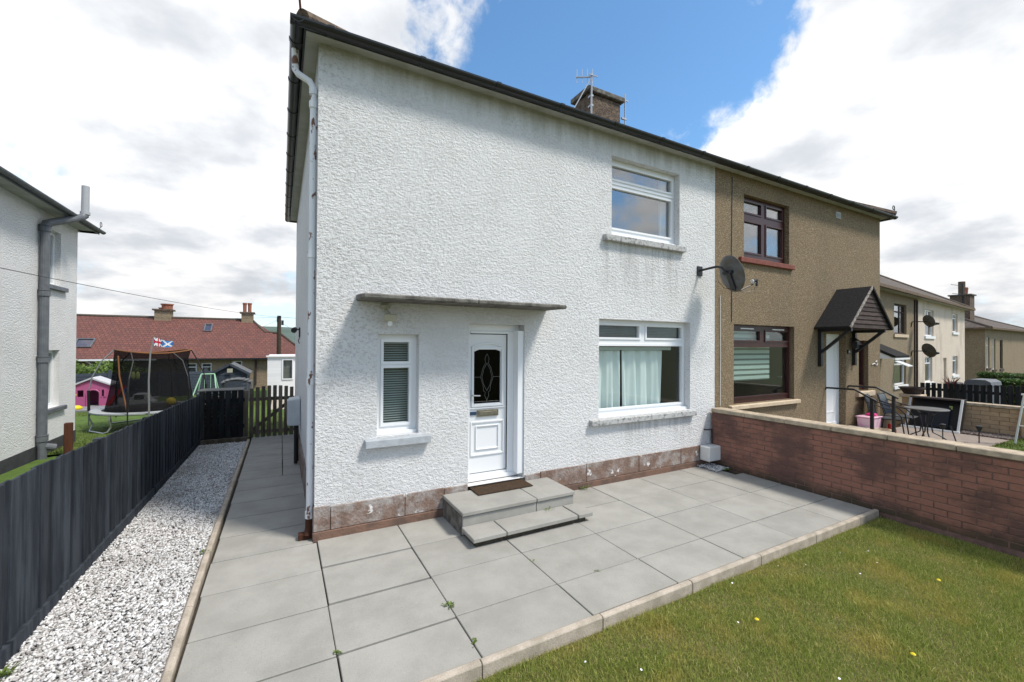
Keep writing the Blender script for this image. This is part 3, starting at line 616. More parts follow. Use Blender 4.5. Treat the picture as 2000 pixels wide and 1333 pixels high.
MB().box(2.195, 2.495, dy-.012, dy+.011, 1.098, 1.182).box(2.215, 2.475, dy-.018, dy-.0125, 1.118, 1.162).build('letterbox', M['brass'], lf, bevel=.004)
MB().box(2.102, 2.182, dy-.004, dy+.011, 1.122, 1.165).build('number_plate', M['numbertag'], lf)
def text(body, size, loc, parent, mat, rx=R(90), ext=.0005):
    cu = bpy.data.curves.new('lettering', 'FONT'); cu.body = body; cu.size = size; cu.extrude = ext; cu.align_x = 'CENTER'; cu.align_y = 'CENTER'
    o = bpy.data.objects.new('lettering', cu); dg = None; COL.objects.link(o); bpy.context.view_layer.update()
    me = bpy.data.meshes.new_from_object(o.evaluated_get(bpy.context.evaluated_depsgraph_get())); bpy.data.objects.remove(o)
    me.materials.clear(); me.materials.append(M[mat]); o = bpy.data.objects.new('lettering', me); COL.objects.link(o); o.parent = parent; o.location = Vector(loc)-ORG[parent.name]; o.rotation_euler = (rx, 0, 0); return o
MB().tube([(2.12, dy-.045, 1.375), (2.215, dy-.05, 1.37)], .009, 8).tube([(2.125, dy+.012, 1.375), (2.125, dy-.048, 1.375)], .009, 8).box(2.112, 2.138, dy-.004, dy+.011, 1.30, 1.44).build('handle', M['steel'], lf)
ld = MB(); gy_ = dy+.031
def lead(pts): ld.tube([(x, gy_, z) for x, z in pts], .0022, 5)
for s in (-1, 1):
    lead([(2.345+s*k, z) for k, z in [(0, 1.90), (.03, 1.84), (.02, 1.78), (.055, 1.72), (.09, 1.60), (.055, 1.50), (.045, 1.42), (.02, 1.40), (.03, 1.36), (0, 1.30)]])
    lead([(2.345+s*k, z) for k, z in [(0, 1.78), (.045, 1.70), (.07, 1.60), (.045, 1.50), (0, 1.42)]]); lead([(2.345+s*.09, 1.60), (2.345+s*.19, 1.60)])
lead([(2.345, 1.30), (2.345, 1.262)]); lead([(2.155, 1.285), (2.535, 1.285)])
ld.build('leadwork', M['lead'], lf)
# canopy over door
cn = MB(); 
def cslab(x0, x1): return MB().add([(x0, W-.47, 2.470), (x1, W-.47, 2.470), (x1, W+.02, 2.478), (x0, W+.02, 2.478), (x0, W-.47, 2.518), (x1, W-.47, 2.518), (x1, W+.02, 2.552), (x0, W+.02, 2.552)], [(3,2,1,0),(4,5,6,7),(0,1,5,4),(1,2,6,5),(2,3,7,6),(3,0,4,7)])
ca = cslab(.70, 1.922).build('door_canopy', M['stone'], WH, bevel=.012); cslab(1.93, 3.13).build('canopy_slab', M['stone'], ca, bevel=.012)
# eaves
def eaves(parent, x0, x1, left=False, right=False):
    xs = x0-.125 if left else x0; xe = x1+.125 if right else x1
    MB().box(xs+.0, xe, W-.12, W+.03, ZE, ZE+.012).build('soffit', M['soffit'], parent)
    if left: MB().box(xs, x0+.03, W+.031, YB, ZE, ZE+.012).build('soffit', M['soffit'], parent)
    if right: MB().box(x1-.03, xe, W+.031, YB, ZE, ZE+.012).build('soffit', M['soffit'], parent)
    fa = MB().box(xs-(.02 if left else 0), xe+(.02 if right else 0), W-.14, W-.1205, ZE-.004, ZE+.075)
    if left: fa.box(xs-.02, xs-.0005, W-.12, YB, ZE-.004, ZE+.075)
    if right: fa.box(xe+.0005, xe+.02, W-.12, YB, ZE-.004, ZE+.075)
    fa.build('fascia', M['black'], parent)
    gc = W-.14-.062; gl_ = xs-.02-.062; gr_ = xe+.02+.062; GZ = 5.165
    gg = MB(); half_round(gg, 'x', gl_-.062 if left else xs, gr_+.062 if right else xe, gc, GZ)
    if left: half_round(gg, 'y', gc-.055, YB+.1, gl_, GZ+.001)
    if right: half_round(gg, 'y', gc-.055, YB+.1, gr_, GZ+.001)
    go = gg.build('gutter', M['black'], parent, smooth=False)
    x = xs+(.22 if left else .55)
    while x < xe-.1:
        half_round(MB(), 'x', x-.03, x+.03, gc, GZ+.003, .068, .061).build('gutter_bracket', M['black'], go); MB().bar((x, W-.139, GZ-.03), (x, gc, GZ-.068), .03, .008).build('gutter_bracket', M['black'], go); x += .93
    if left:
        for yy in np.arange(W+.12, YB, .75): half_round(MB(), 'y', yy-.025, yy+.025, gl_, GZ+.003, .068, .061).build('gutter_bracket', M['black'], go)
    return gl_
GL = eaves(WH, HX0, HM, left=True)
def roof(parent, x0, x1, hipl, hipr, mat):
    m = MB(); run = YR-YE
    A = (x0, YE, ZEV); B_ = (x1, YE, ZEV); C_ = (x1, YBE, ZEV); D_ = (x0, YBE, ZEV)
    rl = (x0+run if hipl else x0, YR, ZR); rr_ = (x1-run if hipr else x1, YR, ZR)
    m.quad(A, B_, rr_, rl); m.quad(C_, D_, rl, rr_)
    if hipl: m.quad(D_, A, rl)
    if hipr: m.quad(B_, C_, rr_)
    for p, q in ((A, B_), (B_, C_), (C_, D_), (D_, A)):
        m.quad(p, (p[0], p[1], p[2]-.035), (q[0], q[1], q[2]-.035), q)
    return m.build('roof', M[mat], parent, recalc=False)
ro = roof(WH, HX0-.17, HM, True, False, 'darkroof')
hip0 = Vector((HX0-.16, YE+.0, ZEV+.0)); hip1 = Vector((HX0-.17+YR-YE, YR, ZR)); hd = (hip1-hip0); 
for k in range(13):
    a = hip0+hd*(k/13); b = hip0+hd*((k+1.06)/13); MB().tube([a+Vector((0, 0, .0)), b+Vector((0, 0, .012))], [.075, .065], 10).build('ridge_tile', M['chimney'], ro)
sp = [hip0+Vector((-.02, -.02, .06)), hip0+Vector((-.03, -.03, .16)), hip0+Vector((-.05, -.04, .26))]+[hip0+Vector((-.10+.05*math.cos(t), -.05, .28+.05*math.sin(t))) for t in np.linspace(0, 4.5, 9)]
MB().tube(sp, .012, 6).build('hip_iron', M['postwood'], ro)
# downpipe
dp = MB().tube([(.272, 4.90, .20), (.272, 4.90, 4.62), (.27, 4.90, 4.70), (.235, 4.92, 4.77), (.13, 4.98, 4.85), (.10, 5.0, 4.90), (.095, 5.0, 5.11)], .034, 12)
for z in (.24, 1.62, 2.95, 4.52, 4.66): dp.tube([(.272, 4.90, z-.035), (.272, 4.90, z+.035)], .043, 12)
for z in (1.66, 2.9, 4.3): dp.box(.262, .31, 4.885, 4.915, z-.012, z+.012)
dpo = dp.build('downpipe', M['whitepipe'], WH, smooth=False); MB().tube([(.272, 4.90, .20), (.272, 4.90, .10), (.25, 4.86, .03)], .040, 10).box(.17, .30, 4.86, 4.94, .0, .055).build('drain_shoe', M['postwood'], dpo)
# chimney
ch = MB().box(6.10, 7.05, 7.62, 8.18, 6.6, 7.78).build('chimney', M['chimney'], WH, bevel=.03)
MB().box(6.03, 7.12, 7.55, 8.25, 7.785, 7.90).build('chimney_cap', M['stone'], ch, bevel=.015)
ae = MB().tube([(6.08, 7.52, 7.2), (6.08, 7.52, 8.15)], .022, 8).bar((6.0, 7.52, 8.10), (6.2, 7.45, 8.06), .02, .02).bar((5.78, 7.7, 8.06), (6.08, 7.52, 8.06), .025, .025)
for k in range(4): ae.tube([(5.80+.1*k, 7.69-.06*k, 7.92), (5.80+.1*k, 7.69-.06*k, 8.24)], .006, 5)
ae.tube([(5.6, 7.55, 7.2), (6.05, 7.52, 8.0)], .012, 6); ae.box(6.06, 6.12, 7.5, 7.62, 7.40, 7.44); ae.box(6.06, 6.12, 7.5, 7.62, 7.62, 7.66)
tag(ae.build('television_aerial', M['galv']), 'grey television aerial with short rods strapped to the left of the chimney', 'aerial')
tag(MB().tube([(7.16, 7.6, 7.2), (7.16, 7.6, 8.02)], .018, 8).box(7.05, 7.20, 7.58, 7.62, 7.40, 7.44).box(7.14, 7.26, 7.59, 7.61, 7.86, 7.89).build('aerial_mast', M['galv']), 'thin bare mast on the right corner of the chimney', 'mast')

# ---- brown house
BH = thing('brown_house', (HM, W, 0), 'brown pebbledash half of the pair with dark red window frames and gabled porch', 'house')
bw = [(7.13, 9.06, .965, 2.415), (7.42, 8.88, 3.65, 4.81), (10.29, 11.12, .27, 2.30), (11.715, 12.18, 1.0, 2.165)]
m = MB(); m.holed(HM, HX1, -.1, ZE, bw, W-.002, .16); m.quad((HX1, W-.002, -.3), (HX1, YB, -.3), (HX1, YB, ZE), (HX1, W-.002, ZE)); m.quad((HM, YB, -.3), (HX1, YB, -.3), (HX1, YB, ZE), (HM, YB, ZE)); m.build('wall', M['pebble'], BH, weld=True)
MB().box(HM+.04, HX1-.05, W+.20, YB-.05, .16, .20).box(HM+.04, HX1-.05, W+.20, YB-.05, 2.62, 2.72).box(HM+.04, HX1-.05, W+3.4, W+3.5, .20, 5.1).box(9.6, 9.7, W+.2, W+3.4, .2, 5.1).build('interior_floor', M['interior'], BH)
wu2 = window(BH, 7.42, 8.88, 3.65, 4.81, W+.09, [(7.53, 8.075, 4.53, 4.72), (8.255, 8.775, 4.53, 4.72), (7.53, 8.075, 3.785, 4.345), (8.255, 8.775, 3.785, 4.345)], 'rosewood', 'glass_up', label='upper window with four panes in dark red frame'); sill(wu2, 7.26, 8.99, W-.06, W+.09, 3.545, 3.645, 'red_sill')
wl2 = window(BH, 7.13, 9.06, .965, 2.415, W+.09, [(7.24, 8.035, 2.13, 2.30), (8.235, 9.0, 2.13, 2.30), (7.22, 8.99, 1.08, 2.0)], 'rosewood', label='large lower window in dark red frame'); sill(wl2, 6.985, 9.18, W-.07, W+.09, .885, .965, 'cream_sill')
wh_ = MB().box(7.45, 7.85, W+.075, W+.089, 2.335, 2.355).box(8.45, 8.85, W+.075, W+.089, 2.335, 2.355).build('trickle_vent', M['whiteplastic'], wl2)
ws2 = window(BH, 11.715, 12.18, 1.0, 2.165, W+.09, [(11.80, 12.10, 1.12, 2.06)], 'rosewood', label='narrow hall window in dark red frame'); sill(ws2, 11.60, 12.39, W-.06, W+.09, .87, .995, 'cream_sill')
bd = MB().ring(10.29, 11.12, .27, 2.30, .06, W+.13, W+.19).box(10.352, 11.058, W+.145, W+.185, .272, 2.238).build('door', M['upvc_door'], BH); bd['label'] = 'plain white front door under the dark porch'
MB().ring(10.45, 10.95, .55, 2.10, .02, W+.136, W+.1445).build('moulding', M['upvc_door'], bd)
vt = MB().ring(10.68, 10.87, 4.85, 4.985, .018, W-.02, W-.003)
for k in range(4): vt.box(10.70, 10.85, W-.018, W-.004, 4.874+k*.027, 4.888+k*.027)
vt.build('wall_vent', M['greybox'], BH)
eaves(BH, HM, HX1, right=True); ro2 = roof(BH, HM, HX1+.17, False, True, 'darkroof')
h0 = Vector((HX1+.18, YE-.02, ZEV)); h1 = Vector((HX1+.17-(YR-YE), YR, ZR))
for k in range(13): MB().tube([h0+(h1-h0)*(k/13), h0+(h1-h0)*((k+1.06)/13)+Vector((0, 0, .012))], [.10, .085], 8).build('ridge_tile', M['chimney'], ro2)
MB().tube([h0+Vector((0, 0, .05)), h0+Vector((.02, 0, .14))]+[h0+Vector((-.03+.05*math.cos(t), 0, .17+.05*math.sin(t))) for t in np.linspace(0, 4.6, 8)], .010, 6).build('hip_iron', M['blackmetal'], ro2)
# gabled porch canopy
pc = MB(); ex0, exm, ex1, ez, ap = 9.82, 10.72, 11.62, 2.40, 3.23; d = .64
def slope(xa, za, xb, zb): return MB().prism([(xa, za), (xb, zb), (xb, zb+.045), (xa, za+.045)], 'y', W-d, W-.004)
porch = slope(ex0-.02, ez-.02, exm, ap).build('porch_canopy', M['felt'], BH); slope(exm, ap, ex1+.02, ez-.02).build('roof_slope', M['felt'], porch)
n = 9
for k in range(n):
    za = ez+(ap-ez-.03)*k/n; zb = ez+(ap-ez-.03)*(k+1)/n-.006; wa = (exm-ex0-.03)*(1-(za-ez)/(ap-ez)); wb = (exm-ex0-.03)*(1-(zb-ez)/(ap-ez))
    MB().add([(exm-wa, W-d+.02, za), (exm+wa, W-d+.02, za), (exm+wb, W-d+.035, zb), (exm-wb, W-d+.035, zb), (exm-wa, W-d+.045, za), (exm+wa, W-d+.045, za), (exm+wb, W-d+.05, zb), (exm-wb, W-d+.05, zb)], [(0,1,2,3),(4,7,6,5),(0,4,5,1),(1,5,6,2),(2,6,7,3),(3,7,4,0)]).build('gable_board', M['darkwood'], porch)
MB().bar((ex0-.02, W-d-.012, ez+.005), (exm, W-d-.012, ap+.03), .02, .045, up=(0, 0, 1)).build('barge_board', M['paleedge'], porch); MB().bar((exm, W-d-.012, ap+.03), (ex1+.02, W-d-.012, ez+.005), .02, .045).build('barge_board', M['felt'], porch)
for x in (9.98, 11.43):
    MB().box(x-.035, x+.035, W-.07, W-.004, 1.60, 2.39).bar((x, W-.06, 1.90), (x, W-.56, 2.36), .055, .055).box(x-.03, x+.03, W-.60, W-.07, 2.33, 2.395).build('bracket', M['blackmetal'], porch)
MB().box(ex0+.05, ex1-.05, W-d+.06, W-.01, 2.385, 2.398).build('ceiling_board', M['darkwood'], porch)
def item(name, m, mat, label, cat, group=None, **k): return tag(m.build(name, M[mat], **k), label, cat, group)
item('porch_lantern', MB().box(11.26, 11.36, W-.16, W-.06, 1.98, 2.14).lathe([(.09, 0), (.0, .07)], (11.31, W-.11, 2.15), 8).bar((11.31, W, 2.2), (11.31, W-.11, 2.2), .02, .02), 'blackmetal', 'black wall lantern beside the door under the gabled porch', 'lantern')
nb0 = None; nb = MB().box(11.17, 11.26, W-.03, W-.003, 1.86, 1.95).build('number_box', M['blackmetal']); tag(nb, 'small black house number box between porch brackets', 'number plate'); MB().box(11.19, 11.24, W-.034, W-.031, 1.885, 1.93).build('number_face', M['greybox'], nb)
item('wall_cable', MB().tube([(6.74, W-.012, .98), (6.745, W-.012, 1.8), (6.735, W-.012, 2.9)], .006, 5), 'whiteplastic', 'thin white cable running down the brown wall below the dish', 'cable')
item('wall_cable', MB().tube([(7.06, W-.01, 2.45), (7.05, W-.01, 3.6), (7.07, W-.01, 5.05)], .006, 5), 'blackmetal', 'thin black cable running up the brown wall to the eaves', 'cable')
item('wall_ornament', MB().tube([(12.32, W-.02, 1.60), (12.45, W-.02, 1.63), (12.56, W-.02, 1.58), (12.60, W-.02, 1.62), (12.56, W-.02, 1.69), (12.50, W-.02, 1.66)], .010, 6), 'whiteplastic', 'small white curled wire ornament on the brown wall', 'ornament')
# zebra blind, curtains, blinds
zb = MB()
zbo = thing('zebra_blind', (8.1, W+.24, 1.1), 'striped pale green day and night blind in the lower brown house window', 'blind')
for k in range(10): MB().box(7.15, 8.62, W+.235, W+.24, 1.38+k*.10, 1.38+k*.10+.062).build('band', M['blind_green'], zbo)
MB().box(7.15, 8.62, W+.243, W+.246, 1.36, 2.41).build('sheer', M['blind_dark'], zbo)
def curtain(x0, x1, z0, z1, y, folds, amp, label, seed, mat='curtain', pinch=0):
    rs = np.random.default_rng(seed); ph = rs.uniform(0, 6, 3); n = 90; V = []; F = []
    for j in range(9):
        t = j/8
        for i in range(n+1):
            s = i/n; x = x0+(x1-x0)*s+pinch*(1-t)*.0; a = amp*(.45+.55*(1-t))
            yy = y+a*math.sin(s*folds*6.28+ph[0]+.8*math.sin(s*5+ph[1])+.35*t)+a*.4*math.sin(s*folds*13+ph[2])
            V.append((x+.02*math.sin(s*folds*6.28)*(1-t), yy, z0+(z1-z0)*t))
    F = [(j*(n+1)+i, j*(n+1)+i+1, (j+1)*(n+1)+i+1, (j+1)*(n+1)+i) for j in range(8) for i in range(n)]
    return item('curtain', MB().add(V, F), mat, label, 'curtain', smooth=True)
curtain(4.05, 4.66, .98, 1.94, W+.26, 2.6, .05, 'white curtain drawn across the left of the living room window', 3); curtain(4.69, 5.62, .98, 1.94, W+.26, 3.6, .05, 'white curtain drawn across the right of the living room window', 5)
item('curtain_rail', MB().box(4.05, 5.75, W+.20, W+.235, 1.945, 2.0), 'blind', 'pale rail above the white living room curtains', 'curtain rail')
def blind(x0, x1, z0, z1, y, pitch, mat, label):
    m = MB(); z = z0
    while z < z1: m.add([(x0, y-.010, z), (x1, y-.010, z), (x1, y+.010, z+.013), (x0, y+.010, z+.013)], [(0, 1, 2, 3)]); z += pitch
    return item('venetian_blind', m, mat, label, 'blind')
blind(.94, 1.385, 1.05, 2.1, W+.21, .027, 'blind', 'white slatted blind behind the narrow hall window'); blind(4.05, 5.96, 2.08, 2.38, W+.30, .026, 'interior', 'dark slatted blind across the top lights of the living room window')
item('curtain', MB().box(5.50, 5.66, W+.22, W+.25, 3.70, 4.80), 'blind', 'pale curtain edge at the right of the upper white house window', 'curtain')

# ---- wall fittings
sd = thing('satellite_dish', (6.20, W, 3.28), 'dark grey satellite dish on a bent arm between the white and brown walls', 'satellite dish')
MB().tube([(6.20, W, 3.29), (6.22, W-.10, 3.30), (6.24, W-.30, 3.315), (6.235, W-.40, 3.28), (6.25, W-.45, 3.20)], .02, 8).build('arm', M['blackmetal'], sd)
MB().box(6.14, 6.26, W-.02, W-.002, 3.2, 3.36).build('wall_plate', M['blackmetal'], sd)
nrm = Vector((.92, -.25, .30)).normalized(); cen = Vector((6.38, W-.47, 3.185)); ux = Vector((0, 0, 1)).cross(nrm).normalized(); uy = nrm.cross(ux)
V = []; F = []; n = 36; rings = 7
for side, off in ((0, 0.), (1, -.006)):
    for i in range(rings+1):
        rr_ = i/rings
        for k in range(n):
            t = 2*math.pi*k/n; V.append(cen+ux*(.262*rr_*math.cos(t))+uy*(.305*rr_*math.sin(t))+nrm*(.055*rr_*rr_-.05+off))
S = (rings+1)*n
for i in range(rings):
    for k in range(n):
        k2 = (k+1) % n; F.append((i*n+k, i*n+k2, (i+1)*n+k2, (i+1)*n+k)); F.append((S+i*n+k2, S+i*n+k, S+(i+1)*n+k, S+(i+1)*n+k2))
for k in range(n): F.append((rings*n+k, rings*n+(k+1) % n, S+rings*n+(k+1) % n, S+rings*n+k))
MB().add(V, F).build('reflector', M['dish'], sd, smooth=True)
bk = cen-nrm*.075
MB().bar(bk+uy*.02-ux*.02, bk-uy*.25-ux*.02+nrm*.02, .085, .03, up=nrm).bar(bk+uy*.04-ux*.1, bk+uy*.04+ux*.08, .05, .05).build('bracket', M['blackmetal'], sd)
lt = cen+nrm*.40-uy*.22
MB().tube([bk-uy*.24, cen-uy*.30+nrm*.05, lt-uy*.04], .011, 6).build('feed_arm', M['blackmetal'], sd)
MB().tube([lt+nrm*.04, lt-nrm*.03, lt-nrm*.05], [.02, .026, .036], 10).tube([lt+nrm*.03, lt+nrm*.035-Vector((0, 0, .10))], .018, 8).build('receiver_head', M['blackmetal'], sd); MB().tube([lt-nrm*.05, lt-nrm*.062], .034, 12).build('receiver_cap', M['whiteplastic'], sd)
e0 = lt-Vector((0, 0, .10)); MB().tube([e0, e0+Vector((-.03, 0, -.07)), e0+Vector((-.18, .05, -.10)), e0+Vector((-.34, .12, -.06)), cen-Vector((.06, -.1, .22)), cen-Vector((.06, -.2, .1))], .004, 5).build('cable', M['blackmetal'], sd)
fl_ = thing('security_light', (1.0, W, 2.4), 'small ivory floodlight with sensor fixed under the door canopy', 'floodlight')
MB().lathe([(0, 0), (.05, .0), (.055, .03), (0, .035)], (1.0, W-.02, 2.41), 14).tube([(1.0, W-.02, 2.42), (1.0, W-.06, 2.38), (1.03, W-.09, 2.34)], .018, 8).build('mount', M['ivory'], fl_)
MB().add([(.96, W-.13, 2.265), (1.105, W-.13, 2.26), (1.10, W-.145, 2.345), (.965, W-.145, 2.345), (.985, W-.05, 2.28), (1.085, W-.05, 2.28), (1.08, W-.05, 2.335), (.985, W-.05, 2.335)], [(0,1,2,3),(4,7,6,5),(0,4,5,1),(1,5,6,2),(2,6,7,3),(3,7,4,0)]).build('lamp_body', M['ivory'], fl_, bevel=.01)
MB().tube([(1.035, W-.10, 2.265), (1.035, W-.10, 2.215)], .026, 10).build('sensor', M['whiteplastic'], fl_)
item('pipe_cover', MB().box(6.20, 6.50, W-.20, W-.02, .105, .345), 'whiteplastic', 'white plastic box low on the wall beside the brick wall', 'cover box', bevel=.012)
item('overflow_pipe', MB().tube([(6.33, W-.002, .60), (6.33, W-.05, .60), (6.47, W-.05, .60), (6.478, W-.05, .36)], .012, 6), 'blackmetal', 'short bent black pipe above the white cover box', 'pipe')
mb_ = thing('meter_box', (.31, 8.45, .55), 'pale grey meter box on the side wall near the wooden gate', 'meter box')
MB().add([(.10, 8.40, .57), (.305, 8.36, .57), (.305, 8.86, .57), (.10, 8.82, .57), (.12, 8.40, 1.02), (.305, 8.36, 1.05), (.305, 8.86, 1.05), (.12, 8.82, 1.02)], [(3,2,1,0),(4,5,6,7),(0,1,5,4),(1,2,6,5),(2,3,7,6),(3,0,4,7)]).build('cabinet', M['greybox'], mb_, bevel=.012)
MB().box(.10, .122, 8.42, 8.80, .60, 1.0).build('cabinet_door', M['greybox'], mb_, bevel=.004)
MB().tube([(.24, 8.5, .57), (.24, 8.5, -.12)], .03, 8).tube([(.27, 8.65, .57), (.27, 8.65, -.12)], .02, 8).build('pipe', M['blackmetal'], mb_)
cc_ = thing('security_camera', (.31, 9.0, 2.2), 'small black security camera on the side wall', 'security camera')
MB().box(.285, .309, 8.97, 9.05, 2.14, 2.32).tube([(.30, 9.0, 2.28), (.22, 9.0, 2.29)], .014, 6).build('mount', M['blackmetal'], cc_); MB().tube([(.22, 9.02, 2.285), (.20, 8.88, 2.26)], [.045, .05], 12).build('camera_head', M['blackmetal'], cc_)
item('cable', MB().tube([(.30, 9.0, 2.14), (.28, 9.0, 2.06), (.30, 9.02, 2.02)], .008, 5), 'blackmetal', 'short black cable loop below the security camera', 'cable')
# ---- steps and mat
ST = thing('door_steps', (2.4, W-.3, 0), 'two concrete slab steps up to the white front door', 'steps')
MB().box(1.70, 3.12, 4.19, W-.03, -.02, .205).build('step_core', M['joint'], ST)
MB().box(1.69, 2.595, 4.172, 4.20, .01, .203).build('riser', M['slab'], ST, bevel=.004); MB().box(2.602, 3.125, 4.172, 4.20, .01, .203).build('riser', M['slab'], ST, bevel=.004); MB().box(1.683, 1.70, 4.201, W-.02, -.02, .203).build('riser', M['stone'], ST); MB().box(3.12, 3.13, 4.201, W-.02, -.02, .203).build('riser', M['stone'], ST)
for a, b in ((1.678, 2.592), (2.60, 3.135)): MB().box(a, b, 4.152, W-.026, .212, .255).build('tread', M['slab'], ST, bevel=.006)
MB().box(1.72, 3.10, 3.90, 4.165, -.01, .055).build('step_core', M['joint'], ST, bevel=.01)
for a, b in ((1.675, 2.042), (2.052, 2.948), (2.966, 3.165)): MB().box(a, b, 3.85+random.uniform(-.006, .006), 4.168, .060, .105).build('tread', M['slab'], ST, bevel=.006)
mt = MB(); n = 14; prof = [(4.53, .262), (4.72, .263), (4.84, .264), (4.90, .272), (4.935, .30), (4.945, .33)]
xe0, xe1 = 2.03, 2.77
for (y_, z_) in prof: mt.v += [(xe0+(.02 if y_ > 4.85 else 0), y_, z_), (xe1, y_, z_), (xe1, y_, z_+.009), (xe0+(.02 if y_ > 4.85 else 0), y_, z_+.009)]
for i in range(len(prof)-1): mt.f += [tuple(i*4+q for q in (k, (k+1) % 4, (k+1) % 4+4, k+4)) for k in range(4)]
mt.f += [(0, 1, 2, 3), tuple(4*(len(prof)-1)+k for k in (3, 2, 1, 0))]
item('doormat', mt, 'mat', 'worn brown doormat on the top step against the door', 'doormat')

# ---- brick garden wall
BW = thing('brick_wall', (6.55, 4.75, 0), 'red brown brick garden wall with cream coping between the two front gardens', 'wall')
BX = 6.488
MB().box(BX+.005, BX+.19, -1.2, W-.035, -.16, .885).build('mortar_core', M['mortar'], BW)
bms = []
for k in range(4):
    m = MB().box(0, .055, -.1075, .1075, -.0325, .0325); bms.append(m.mesh('brick', M['brick'], bevel=.004))
cnt = 0
for c in range(12):
    yb = 4.755+(.112 if c % 2 else 0); z = .022+.074*c
    while yb > .30:
        l = .215
        y0 = yb-l
        if yb > 4.757: yy1 = 4.757; 
        else: yy1 = yb
        s = (yy1-y0)/.215
        inst('brick', bms[cnt % 4], (BX+random.uniform(-.0025, .002), (y0+yy1)/2, z), BW, rot=(random.uniform(-.004, .004), 0, random.uniform(-.008, .008)), scale=(1, s, 1)); cnt += 1
        yb -= .225
y = 4.757
while y > -1:
    l = .60; MB().box(BX-.028, BX+.225, y-l+.003, y-.002, .892, .957).build('cope_stone', M['cope'], BW, bevel=.008); y -= l

# ------------------------------------------------------------------ left boundary: fence, gate
FX = lambda y: -1.53-.012*max(0, y-5)
fz = lambda y: 1.125-.036*max(0, y-4.3)-.006*max(0, y-8)
FN = thing('board_fence', (-1.53, 4, 0), 'dark blue grey close boarded fence beside the gravel strip', 'fence')
y = 2.1; k = 0
while y < 11.75:
    wv = random.uniform(.088, .104); pr_ = .012 if k % 2 else 0
    zt_ = fz(y)+random.uniform(-.006, .006); x = FX(y)
    MB().box(x-.016+pr_, x+pr_, y, y+wv+.012, gz(y)+.07, zt_).build('board', M['fence'], FN, bevel=.003); y += wv; k += 1
y = 2.1
while y < 11.7:
    x = FX(y+.9); MB().add([(FX(y)-.0, y, gz(y)-.05), (FX(y)+.035, y, gz(y)-.05), (FX(y+1.8)+.035, y+1.8, gz(y+1.8)-.05), (FX(y+1.8), y+1.8, gz(y+1.8)-.05), (FX(y), y, gz(y)+.10), (FX(y)+.035, y, gz(y)+.10), (FX(y+1.8)+.035, y+1.8, gz(y+1.8)+.10), (FX(y+1.8), y+1.8, gz(y+1.8)+.10)], [(3,2,1,0),(4,5,6,7),(0,1,5,4),(1,2,6,5),(2,3,7,6),(3,0,4,7)]).build('gravel_board', M['fence'], FN)
    MB().box(FX(y)-.12, FX(y)-.02, y, y+.1, gz(y)-.1, fz(y)-.03).build('post', M['fence'], FN); y += 1.83
for zz in (.25, .85): MB().bar((FX(2.1)-.04, 2.1, zz), (FX(4.5)-.04, 4.5, zz), .04, .08).bar((FX(4.5)-.04, 4.5, zz), (FX(11.7)-.04, 11.7, zz-.3), .04, .08).build('rail', M['fence'], FN)
BP = thing('picket_fence', (-1.2, 11.95, -.26), 'black picket panel with boards behind, between the dark fence and the gate', 'fence')
x = -1.64
while x < -.82: MB().box(x, x+.105, 11.93, 11.95, -.27, .90).build('picket', M['blackfence'], BP, bevel=.004); x += .125
for z0 in (.0, .62): MB().box(-1.66, -.76, 11.955, 11.99, z0, z0+.09).build('rail', M['blackfence'], BP)
for k in range(10): MB().box(-1.66, -.80, 12.05, 12.07, -.30+k*.10, -.30+k*.10+.094).build('board', M['blackfence'], BP)
MB().box(-1.7, -.80, 12.08, 12.7, .86, .90).build('top_board', M['greywood'], BP)
item('sleeper_edge', MB().box(-1.62, -.64, 11.60, 11.66, -.30, -.16), 'gatewood', 'low timber edging board at the far end of the gravel strip', 'edging', bevel=.006)
GT = thing('wooden_gate', (-.2, 12.0, -.26), 'weathered wooden picket gate with curved top across the side path', 'gate')
MB().box(-.80, -.69, 11.96, 12.06, -.35, .88).build('post', M['gatewood'], GT, bevel=.006)
nP = 8
for k in range(nP):
    x = -.66+k*.122; t = (x+.04+.17)/.5; top = .985-.075*t*t
    MB().box(x, x+.082, 11.97, 11.99, -.275+.02*random.random(), top).build('picket', M['gatewood'], GT, bevel=.006)
for z0 in (-.17, .62): MB().box(-.67, .30, 11.995, 12.03, z0, z0+.08).build('rail', M['gatewood'], GT)
MB().bar((-.60, 12.012, -.08), (.22, 12.012, .60), .034, .075).build('brace', M['gatewood'], GT)

# ------------------------------------------------------------------ left neighbour house
LX, LB = -4.34, -.42
LH = thing('neighbour_house', (LX, 13.97, LB), 'white roughcast house on the left seen from its side with grey soil pipe', 'house')
mp = lambda x, y, z: (LX-y, x, z)     # plane facing +X: local x -> world y
m = MB(); lw = [(12.34, 13.10, 3.24, 4.42), (12.36, 13.11, .60, 1.84)]
m.holed(6.6, 13.97, LB+.33, 4.72, lw, 0, .15, m=mp); m.quad((LX, 13.97, LB), (LX-6.2, 13.97, LB), (LX-6.2, 13.97, 4.72), (LX, 13.97, 4.72)); m.quad((LX, 6.6, LB), (LX-6.2, 6.6, LB), (LX-6.2, 6.6, 4.72), (LX, 6.6, 4.72)); m.quad((LX-6.2, 6.6, LB), (LX-6.2, 13.97, LB), (LX-6.2, 13.97, 4.72), (LX-6.2, 6.6, 4.72))
m.build('wall', M['roughcast_clean'], LH); MB().box(LX-.02, LX+.012, 6.6, 13.98, LB-.3, LB+.33).build('plinth', M['darkpaint'], LH)
